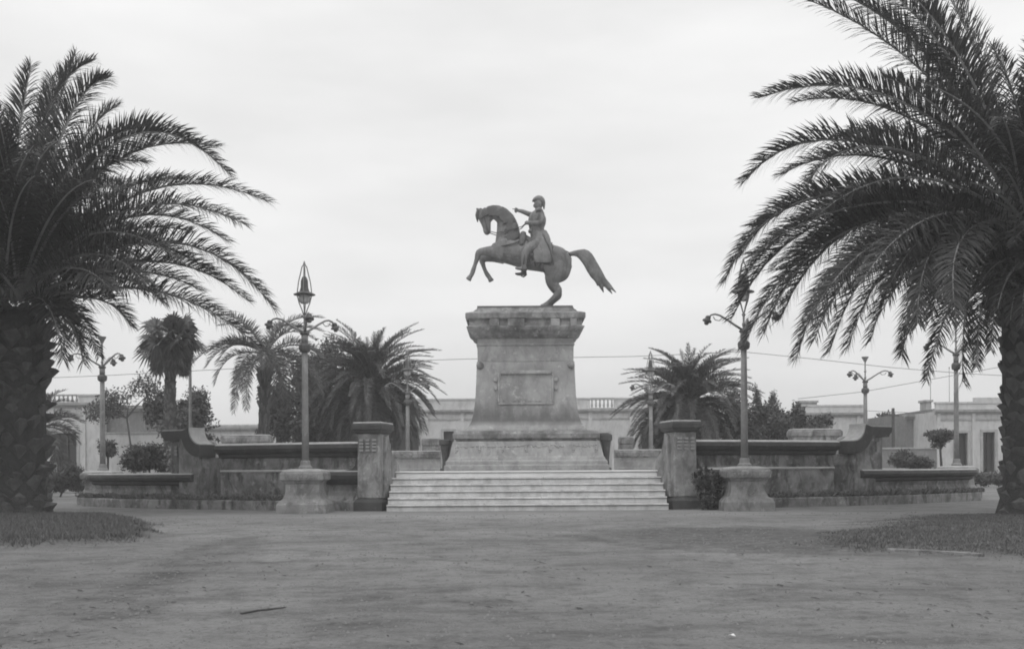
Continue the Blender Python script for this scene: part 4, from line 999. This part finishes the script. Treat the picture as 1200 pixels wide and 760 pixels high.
def clumps_px(boxes, Y, rg, per=5, depth=1.0):
    """pixel boxes (x0,y0,x1,y1) at depth Y -> irregular clumps"""
    out_ = []
    for (a, b_, c_, d) in boxes:
        lo, hi = at(a, d, Y), at(c_, b_, Y); w_, h_ = hi.x - lo.x, hi.z - lo.z
        for _ in range(per):
            r_ = rg.uniform(0.15, 0.32)
            cx_ = lo.x + w_ * rg.uniform(r_, 1 - r_); cz_ = lo.z + h_ * rg.uniform(r_, 1 - r_)
            out_.append(((cx_, Y + rg.uniform(-.3, .3) * depth * w_, cz_), (w_ * r_, w_ * r_ * depth, h_ * r_)))
        out_.append((((lo.x + hi.x) / 2, Y, (lo.z + hi.z) / 2), (w_ * 0.36, w_ * 0.36 * depth, h_ * 0.38)))
    return out_
rg = random.Random(77)
def ptree(name, lab, cat, boxes, Y, base_px, n, size, seed, **kw):
    per = kw.pop('per', 8); depth = kw.pop('depth', 0.8)
    return tree(name, lab, cat, (xat(base_px, Y), Y, kw.pop('z0', 0.0)), clumps_px(boxes, Y, random.Random(seed), per, depth), n, size, seed, **kw)
G1 = 'trees behind the terrace'
ptree('broadleaf_tree', 'dense dark tree behind the fan palm trunk', 'tree', [(166, 455, 270, 530), (158, 432, 208, 510), (205, 440, 250, 500)], 56, 215, 11000, 0.11, 41, grp=G1, tr=0.2)
ptree('broadleaf_tree', 'thin airy tree between the left house and the fan palm', 'tree', [(92, 446, 168, 505), (140, 425, 192, 480)], 60, 160, 2600, 0.09, 42, grp=G1, tr=0.06)
ptree('broadleaf_tree', 'dark shady tree between drooping palm and left round palm', 'tree', [(318, 395, 402, 520), (330, 430, 440, 540), (322, 470, 400, 545), (345, 385, 410, 470)], 60, 360, 24000, 0.12, 43, grp=G1, tr=0.25)
ptree('broadleaf_tree', 'low dark tree filling in behind the drooping palm trunk', 'tree', [(298, 450, 345, 530), (318, 430, 350, 520)], 60, 325, 5000, 0.12, 44, grp=G1)
ptree('broadleaf_tree', 'broad dark tree just right of the right round palm', 'tree', [(832, 455, 908, 535), (860, 462, 940, 535), (838, 448, 880, 500)], 56, 880, 13000, 0.11, 45, grp=G1, tr=0.22)
ptree('broadleaf_tree', 'wispy upright tree with thin twin tops behind the dark tree', 'tree', [(880, 440, 896, 500), (896, 446, 918, 510)], 60, 897, 2000, 0.08, 46, grp=G1)
ptree('broadleaf_tree', 'bushy tree in front of the flat roofed house right of centre', 'tree', [(915, 462, 955, 530), (925, 480, 982, 530)], 58, 940, 7000, 0.11, 47, grp=G1)
ptree('broadleaf_tree', 'far small tree tops above the low house by the right pier', 'tree', [(1020, 478, 1062, 505)], 84, 1040, 700, 0.14, 48, grp=G1)
ptree('sapling', 'small mop headed tree before the left house wall', 'tree', [(106, 512, 142, 538)], 44, 124, 1500, 0.065, 51, grp='small mop headed trees', tr=0.06)
ptree('sapling', 'small umbrella shaped tree in front of the right house', 'tree', [(1078, 500, 1128, 519), (1084, 506, 1118, 528)], 50, 1104, 2600, 0.075, 52, grp='small mop headed trees', tr=0.07, depth=1.0)
G2 = 'garden shrubs round the terrace'
ptree('shrub', 'rounded leafy shrub growing above the left basin', 'shrub', [(138, 510, 200, 562), (160, 514, 216, 562)], 40, 172, 6500, 0.065, 53, grp=G2, tr=0.04)
ptree('shrub', 'low flowering shrub beside the left end pier', 'shrub', [(186, 518, 222, 556)], 39, 204, 900, 0.07, 54, grp=G2, mat='leaf_light', tr=0.03)
ptree('shrub', 'dark bush at the foot of the left house', 'shrub', [(28, 540, 102, 584), (70, 535, 108, 580)], 50, 70, 6000, 0.07, 55, grp=G2, tr=0.04)
ptree('shrub', 'leafy bush between the right pier and lamp plinth', 'shrub', [(808, 530, 848, 602), (814, 545, 856, 604)], 29.75, 832, 4200, 0.06, 56, grp=G2, tr=0.04, depth=0.5)
ptree('shrub', 'clipped bush behind the right basin near the small tree', 'shrub', [(1036, 524, 1092, 560), (1060, 526, 1100, 560)], 52, 1068, 5200, 0.07, 57, grp=G2, tr=0.04)
def hedge(lab, pa, pb, Y, ht, dp, seed, n):
    rg_ = random.Random(seed); x0, x1 = xat(pa, Y), xat(pb, Y)
    o = thing('hedge', lab, 'hedge', ((x0 + x1) / 2, Y, 0), 'low hedges')
    cl = []; k = max(3, int((x1 - x0) / (dp * 0.7)))
    for i in range(k): cl.append((Vector((x0 + (x1 - x0) * (i + 0.5) / k, Y + rg_.uniform(-.1, .1), ht * 0.48)), (dp * 0.62, dp * 0.6, ht * rg_.uniform(0.5, 0.58))))
    c_ = MB(); leafcloud(c_, cl, n, 0.09, rg_, 0.75)
    c_.build('foliage', M['leaf'], o, fixn=False)
hedge('low dark hedge in front of the right house doors', 1128, 1240, 60, 1.05, 1.3, 61, 5200)
hedge('low dark hedge along the foot of the left house', -20, 98, 60, 0.9, 1.3, 62, 5000)

# ground cover on the kerb ring, lawns
def cover():
    rg_ = random.Random(71); mb_ = MB()
    for (pa, pb) in ((96, 328), (905, 1148)):
        ta, tb = tpx(pa, 22.75), tpx(pb, 22.75)
        for k in range(9000):
            t = rg_.uniform(ta, tb); q = pol(t, rg_.uniform(22.55, 22.93))
            if mnoise.noise(Vector((q.x * 1.2, q.y * 1.2, 0))) < -0.25: continue
            p = Vector((q.x, q.y, 0.295)); d = Vector((rg_.gauss(0, .6), rg_.gauss(0, .6), 1)).normalized(); l = rg_.uniform(0.06, 0.30) * (0.6 + 0.8 * abs(mnoise.noise(Vector((q.x * 0.8, q.y, 4)))))
            wv = d.cross(Vector((rg_.gauss(0, 1), rg_.gauss(0, 1), 0.1))).normalized() * rg_.uniform(0.012, 0.03)
            mb_.add([p - wv * 0.4, p + wv * 0.4, p + d * l * 0.6 + wv, p + d * l, p + d * l * 0.6 - wv], [(0, 1, 2, 3, 4)])
    tag(mb_.build('ground_cover', M['leaf_light'], fixn=False), 'low straggly plants growing along the kerb at the terrace foot', 'ground cover', kind='stuff')
cover()
def lawn(name, lab, poly, n, seed, hmin=0.04, hmax=0.13):
    rg_ = random.Random(seed); xs = [p[0] for p in poly]; ys = [p[1] for p in poly]
    mb_ = MB(); k = 0; guard = 0
    while k < n and guard < n * 8:
        guard += 1
        x, y = rg_.uniform(min(xs) - 1, max(xs) + 1), rg_.uniform(min(ys) - 1, max(ys) + 1)
        if abs(x) > 0.53 * y: continue
        dn = lawn_density(x, y)
        if rg_.random() > dn * (0.75 + 0.6 * mnoise.noise(Vector((x * 1.6, y * 1.6, 3)))): continue
        k += 1; p = Vector((x, y, gz(x, y) + (0.11 if x < 0 else 0.05) * dn - 0.012)); l = rg_.uniform(hmin, hmax) * (0.5 + 0.5 * dn)
        d = Vector((rg_.gauss(0, .6), rg_.gauss(0, .6), 1)).normalized(); a = rg_.uniform(0, math.pi)
        wv = Vector((math.cos(a), math.sin(a), 0)) * rg_.uniform(0.006, 0.014)
        mb_.add([p - wv, p + wv, p + d * l], [(0, 1, 2)])
    tag(mb_.build(name, M['grass'], fixn=False), lab, 'grass', kind='stuff')
lawn('grass', 'patch of short dark grass round the left palm foot', LAWN_L, 42000, 81, 0.04, 0.13)
lawn('grass', 'patch of thin dark grass round the right palm foot', LAWN_R, 42000, 82, 0.02, 0.09)

# ------------------------------------------------------------------ buildings
def facade(b, x0, x1, z0, z1, Y, th, ops):
    xs = sorted(set([x0, x1] + [v for o_ in ops for v in o_[:2]]))
    for i in range(len(xs) - 1):
        a, c_ = xs[i], xs[i + 1]; zz = z0
        for o_ in sorted([q for q in ops if q[0] <= a + 1e-6 and q[1] >= c_ - 1e-6], key=lambda q: q[2]):
            if o_[2] > zz + 1e-4: b.box2((a, Y, zz), (c_, Y + th, o_[2]))
            zz = o_[3]
        if z1 > zz: b.box2((a, Y, zz), (c_, Y + th, z1))
def balustrade(parent, x0, x1, Y, z0, z1, mat):
    b = MB(); hgt = z1 - z0
    b.box2((x0, Y - 0.03, z0), (x1, Y + 0.27, z0 + 0.12 * hgt)); b.box2((x0, Y - 0.05, z1 - 0.18 * hgt), (x1, Y + 0.29, z1))
    n = max(3, int((x1 - x0) / 0.28))
    for k in range(n):
        x = x0 + (x1 - x0) * (k + 0.5) / n; hh = 0.7 * hgt - 0.004
        b.lathe((x, Y + 0.12, z0 + 0.12 * hgt + 0.002), [(0.07, 0), (0.05, 0.08 * hh), (0.10, 0.3 * hh), (0.05, 0.7 * hh), (0.045, 0.85 * hh), (0.07, hh)], 8)
    b.build('balustrade', mat, parent)
def house(name, lab, Y, pa, pb, ytop, ycorn, ops_px, wall='plaster', bal_px=None, pil_px=(), depth=9.0, grp='old houses round the square', plinth=True, ystring=None, parapet_px=None, chimneys=()):
    xc = xat((pa + pb) / 2, Y); zt = at((pa + pb) / 2, ytop, Y).z; zc = at((pa + pb) / 2, ycorn, Y).z
    x0, x1 = xat(pa, Y), xat(pb, Y)
    o = thing(name, lab, 'house', (xc, Y, 0), grp)
    ops = []
    for (a, c_, t_, bt) in ops_px:
        ops.append((xat(a, Y), xat(c_, Y), max(0.02, at((a + c_) / 2, bt, Y).z), at((a + c_) / 2, t_, Y).z))
    b = MB(); facade(b, x0, x1, 0, zc, Y, 0.35, ops)
    b.box2((x0, Y + 0.352, 0), (x0 + 0.3, Y + depth, zc)); b.box2((x1 - 0.3, Y + 0.352, 0), (x1, Y + depth, zc)); b.box2((x0 + 0.302, Y + depth - 0.3, 0), (x1 - 0.302, Y + depth, zc))
    for p_ in pil_px: b.box2((xat(p_[0], Y), Y - 0.10, 0.6), (xat(p_[1], Y), Y - 0.003, zc - 0.12))
    wl = b.build('wall', M[wall], o)
    b = MB(); b.box2((x0 + 0.01, Y + 0.36, zc + 0.002), (x1 - 0.01, Y + depth - 0.01, zc + 0.2)); b.build('roof', M['plaster_dark'], o)
    b = MB()
    b.prism([(Y - 0.06, zc - 0.22), (Y - 0.12, zc - 0.12), (Y - 0.28, zc - 0.05), (Y - 0.32, zc + 0.10), (Y - 0.003 + 0.3, zc + 0.10), (Y - 0.003 + 0.3, zc + 0.003), (Y - 0.003, zc + 0.003), (Y - 0.003, zc - 0.22)], x0 - 0.15, x1 + 0.15, 'yzx')
    if ystring:
        zs = at((pa + pb) / 2, ystring, Y).z; b.box2((x0, Y - 0.07, zs - 0.08), (x1, Y - 0.003, zs + 0.06))
    b.build('cornice', M['trim'], o)
    b = MB(); segs = [(x0, x1)]
    if bal_px:
        ba, bb = xat(bal_px[0], Y), xat(bal_px[1], Y); segs = [(x0, ba - 0.002), (bb + 0.002, x1)]
        balustrade(o, ba, bb, Y + 0.0, zc + 0.102, zt, M['trim'])
    for a, c_ in segs:
        if c_ - a > 0.05:
            b.box2((a, Y, zc + 0.102), (c_, Y + 0.3, zt - 0.122)); b.box2((a - 0.04, Y - 0.06, zt - 0.12), (c_ + 0.04, Y + 0.36, zt))
    for (a, c_, t_) in (parapet_px or ()):
        zz = at((a + c_) / 2, t_, Y).z; b.box2((xat(a, Y), Y - 0.05, zt + 0.002), (xat(c_, Y), Y + 0.35, zz))
    if b.v: b.build('parapet', M[wall], o)
    for (a, c_, t_) in chimneys:
        zz = at((a + c_) / 2, t_, Y).z; b = MB(); b.box2((xat(a, Y), Y + 2, zc + 0.2), (xat(c_, Y), Y + 3, zz - 0.15)); b.box2((xat(a, Y) - 0.1, Y + 1.9, zz - 0.148), (xat(c_, Y) + 0.1, Y + 3.1, zz)); b.build('chimney', M['trim'], o)
    for (xa, xb, za, zb) in ops:
        door = za < 0.9; nm = 'door' if door else 'window'
        b = MB(); fwd = 0.12
        b.box2((xa + 0.002, Y + 0.14, za), (xa + fwd, Y + 0.24, zb - 0.002)); b.box2((xb - fwd, Y + 0.14, za), (xb - 0.002, Y + 0.24, zb - 0.002)); b.box2((xa + fwd, Y + 0.14, zb - fwd), (xb - fwd, Y + 0.24, zb - 0.002))
        xm = (xa + xb) / 2; b.box2((xm - 0.05, Y + 0.13, za + 0.001), (xm + 0.05, Y + 0.23, zb - fwd - 0.001))
        zm = zb - 0.28 * (zb - za); b.box2((xa + fwd, Y + 0.15, zm - 0.05), (xm - 0.05, Y + 0.22, zm + 0.05)); b.box2((xm + 0.05, Y + 0.15, zm - 0.05), (xb - fwd, Y + 0.22, zm + 0.05))
        w_ = b.build(nm, M['shutter'], o)
        b = MB(); b.box2((xa + 0.01, Y + 0.26, za), (xb - 0.01, Y + 0.30, zb)); b.build('door_leaf' if door else 'pane', M['shutter'] if door else M['glass_dark'], w_)
        b = MB(); b.box2((xa - 0.18, Y - 0.05, za if door else za - 0.1), (xa - 0.002, Y - 0.003, zb + 0.18)); b.box2((xb + 0.002, Y - 0.05, za if door else za - 0.1), (xb + 0.18, Y - 0.003, zb + 0.18)); b.box2((xa - 0.0015, Y - 0.05, zb + 0.002), (xb + 0.0015, Y - 0.003, zb + 0.18))
        if not door: b.box2((xa - 0.22, Y - 0.14, za - 0.18), (xb + 0.22, Y - 0.003, za - 0.102))
        b.build('frame', M['trim'], w_)
    return o
house('house', 'white plaster house with roof balustrade behind the left lamp', 66, -60, 118, 462, 474, [(66, 90, 507, 552), (10, 34, 507, 570)], bal_px=(56, 92), pil_px=((97, 101), (113, 118)), ystring=486)
house('house', 'low grey blank walled annexe beside the left white house', 67, 118.6, 170, 476, 478, [], wall='plaster_dark', depth=7, grp='low plain buildings')
house('house', 'long pale house with roof balustrade behind the monument', 82, 452, 830, 466, 481, [(458, 491, 499, 560), (520, 532, 505, 560), (700, 714, 507, 562), (752, 762, 506, 562), (790, 802, 506, 562), (575, 590, 506, 562), (640, 655, 506, 562)], bal_px=(692, 720), pil_px=((498, 502), (540, 544), (690, 694), (738, 748), (776, 780)), ystring=490)
house('house', 'flat roofed pale house right of the bushy trees', 78, 940, 1012, 474, 485, [(960, 968, 506, 556)], pil_px=((1004, 1008),), chimneys=((947, 967, 467),), depth=8)
house('house', 'small low house between the right pier and dark block', 86, 1030, 1066, 503, 508, [(1049, 1055, 514, 524), (1049, 1055, 529, 539)], wall='plaster', depth=6, grp='low plain buildings')
house('house', 'plain dark square block left of the right white house', 74, 1062, 1097, 484, 487, [], wall='plaster_dark', depth=8, grp='low plain buildings')
house('house', 'white plaster house with stepped parapet and dark doors at the right', 70, 1097.6, 1330, 470, 481, [(1120, 1134, 507, 553), (1152, 1166, 506, 553), (1196, 1210, 506, 553), (1240, 1254, 506, 553)], pil_px=((1098, 1102), (1139, 1143)), ystring=490, parapet_px=((1143, 1180, 465.5), (1230, 1262, 465.5)), chimneys=((1099, 1106, 466),))
# far house behind the trees at left, garden wall
house('house', 'pale low house glimpsed between the palm trunks', 80, 222, 345, 497, 502, [(262, 270, 512, 540)], depth=7, grp='low plain buildings')
def garden_wall(lab, pa, pb, Y, ytop, mat):
    x0, x1 = xat(pa, Y), xat(pb, Y); zt = at((pa + pb) / 2, ytop, Y).z
    o = thing('garden_wall', lab, 'wall', ((x0 + x1) / 2, Y, 0), 'garden walls')
    b = MB(); b.box2((x0, Y, 0), (x1, Y + 0.3, zt - 0.1)); b.build('wall_body', M[mat], o)
    b = MB(); b.box2((x0 - 0.05, Y - 0.05, zt - 0.098), (x1 + 0.05, Y + 0.35, zt)); b.build('coping', M['trim'], o)
garden_wall('whitewashed wall behind the rounded shrub at left', 119, 205, 62, 506, 'plaster')
garden_wall('low grey wall behind the clipped bush at right', 1018, 1098, 66, 524, 'plaster_dark')

# ------------------------------------------------------------------ wires and masts
def wire(lab, pts, r=0.016):
    mb_ = MB(); P = [at(*p) for p in pts]; Q = []
    for i in range(len(P) - 1):
        for k in range(8):
            t = k / 8; Q.append(P[i].lerp(P[i + 1], t))
    Q.append(P[-1]); mb_.tube(Q, r, 5)
    tag(mb_.build('overhead_wire', M['wire'], smooth=True), lab, 'wire', 'overhead wires')
wire('long overhead wire crossing behind the pedestal shaft', [(-60, 447, 60), (120, 440, 60), (400, 425, 60), (545, 420.5, 60), (740, 417.5, 60), (870, 412, 60)])
wire('overhead wire running from the right lamp towards the right house', [(870, 412, 60), (950, 420, 60), (1040, 430, 60), (1130, 437.5, 60), (1260, 444, 60)])
wire('sagging overhead wire rising behind the right bare lamp', [(935, 467, 62), (1010, 459, 62), (1060, 450, 62), (1115, 440, 62), (1260, 414, 62)])
wire('faint low wire above the small house by the right pier', [(1016, 481, 72), (1046, 482.5, 72), (1090, 484, 72), (1140, 483, 72)])
def mast(lab, px, yt, yb, Y, r, name='mast', zb=None):
    x = xat(px, Y); zt = at(px, yt, Y).z; z0 = 0.0 if zb is None else zb
    o = thing(name, lab, name, (x, Y, z0))
    b = MB(); b.tube([(x, Y, z0), (x, Y, zt)], [r, r * 0.6], 8); b.build('shaft', M['iron'], o)
    b = MB(); b.lathe((x, Y, zt), [(r * 0.6, 0), (r * 1.3, 0.03), (r * 1.2, 0.1), (0.01, 0.16)], 8); b.build('finial', M['iron_dark'], o)
mast('thin aerial mast left of the right house parapet', 1091, 428, 482, 75, 0.035, 'aerial')
mast('thin aerial mast above the right house roof', 1113, 432, 470, 76, 0.03, 'aerial')
o = None
Y = 70; x = xat(1047, Y); zt = at(1047, 478, Y).z
o = thing('utility_pole', 'short wooden utility pole beside the small low house', 'utility pole', (x, Y, 0))
b = MB(); b.tube([(x, Y, 0), (x, Y, zt)], [0.13, 0.10], 10); b.build('shaft', M['bark'], o)
b = MB(); b.box((x, Y - 0.12, zt - 0.5), (0.7, 0.08, 0.09)); b.build('crossarm', M['bark'], o)

# ------------------------------------------------------------------ small things on the ground
def twig(p0, p1, lab, r=0.009):
    a, c_ = gnd(*p0), gnd(*p1); mid_ = (a + c_) / 2 + Vector((0.02, 0.05, 0.0))
    mb_ = MB(); P = [a, a.lerp(mid_, 0.6) + Vector((0, 0.03, 0)), mid_, c_]
    P = [Vector((q.x, q.y, gz(q.x, q.y) + r * 0.9)) for q in P]
    mb_.tube(P, [r, r * 1.1, r, r * 0.5], 6); tag(mb_.build('twig', M['bark'], smooth=True), lab, 'twig', 'fallen twigs')
twig((282, 716), (335, 711), 'dark twig lying on bare earth at lower left')
def scrap(px, py, sz, lab, grp, mat):
    q = gnd(px, py); mb_ = MB(); rg_ = random.Random(int(px))
    vs = []
    for k in range(7):
        a = 2 * math.pi * k / 7; r_ = sz * rg_.uniform(0.6, 1.1); vs.append(Vector((q.x + r_ * math.cos(a), q.y + r_ * math.sin(a), gz(q.x, q.y) + 0.012 + rg_.uniform(0, 0.02))))
    n = len(vs); vs += [v + Vector((0, 0, 0.004)) for v in vs]
    mb_.add(vs, [tuple(range(n)), tuple(range(n, 2 * n))] + [(k, (k + 1) % n, n + (k + 1) % n, n + k) for k in range(n)])
    tag(mb_.build('paper_scrap', mat, fixn=True), lab, 'litter', grp)
scrap(858, 747, 0.03, 'tiny white scrap on the earth at lower right', 'litter', M['marble_top'])
scrap(867, 650, 0.06, 'small dark leaf lying on earth right of centre', 'litter', M['bark'])
# worn stone edging of the right lawn
ed = MB(); pe = [gnd(x_, y_) for x_, y_ in ((1040, 646.5), (1080, 648), (1120, 650.5), (1152, 653))]
ed.sweep([(q.x, q.y) for q in pe], [(0.03, -0.05), (0.03, 0.05), (-0.03, 0.055), (-0.03, -0.05)])
tag(ed.build('lawn_edging', M['stone_lamp']), 'short pale stone edging along the front of the right grass patch', 'edging')
# litter trodden into the earth: stuff
def litter():
    rg_ = random.Random(93); mb_ = MB()
    for k in range(1300):
        Yp = 5.6 + 20 * rg_.random() ** 1.5; xp = rg_.uniform(-0.55, 0.55) * Yp
        if mnoise.noise(Vector((xp * 0.35, Yp * 0.35, 8))) < rg_.uniform(-0.3, 0.35): continue
        l = rg_.uniform(0.015, 0.055); wd = l * rg_.uniform(0.12, 0.4); a = rg_.uniform(0, math.pi); z = gz(xp, Yp) + 0.004
        d = Vector((math.cos(a), math.sin(a), 0)); q = Vector((-d.y, d.x, 0)); c_ = Vector((xp, Yp, z))
        mb_.add([c_ - d * l, c_ - q * wd + Vector((0, 0, 0.01)), c_ + d * l + Vector((0, 0, 0.012)), c_ + q * wd + Vector((0, 0, 0.004))], [(0, 1, 2), (0, 2, 3)])
    tag(mb_.build('leaf_litter', M['dry_litter'], fixn=False), 'dark bits of fallen leaf scattered on the bare earth', 'leaf litter', kind='stuff')
litter()
# trodden pebbles: stuff
def pebbles():
    rg_ = random.Random(91); mb_ = MB()
    for k in range(9000):
        Yp = 5.5 + 22 * rg_.random() ** 1.6; xp = rg_.uniform(-0.55, 0.55) * Yp
        s = rg_.uniform(0.005, 0.02) * (1 + 0.03 * Yp); z = gz(xp, Yp)
        q = [Vector((xp + s * rg_.uniform(.6, 1.2) * math.cos(a), Yp + s * rg_.uniform(.6, 1.2) * math.sin(a), z - 0.002)) for a in (0, 1.3, 2.5, 3.8, 5.0)]
        q.append(Vector((xp, Yp, z + s * rg_.uniform(0.5, 0.9))))
        mb_.add(q, [(i, (i + 1) % 5, 5) for i in range(5)])
    tag(mb_.build('gravel', M['pebble'], fixn=True), 'scattered small pebbles on the bare earth', 'gravel', kind='stuff')
pebbles()

# ------------------------------------------------------------------ haze: closed box of even air round the whole scene
hm = bpy.data.materials.new('haze_air'); hm.use_nodes = True; ht = hm.node_tree; ht.nodes.clear()
ho = N(ht, 'ShaderNodeOutputMaterial'); hv = N(ht, 'ShaderNodeVolumePrincipled'); hv.inputs['Color'].default_value = g(0.95); hv.inputs['Density'].default_value = 0.0016
ht.links.new(hv.outputs[0], ho.inputs['Volume'])
b = MB(); b.box2((-420, -30, -1.0), (420, 440, 22)); tag(b.build('haze', hm), kind='stuff')
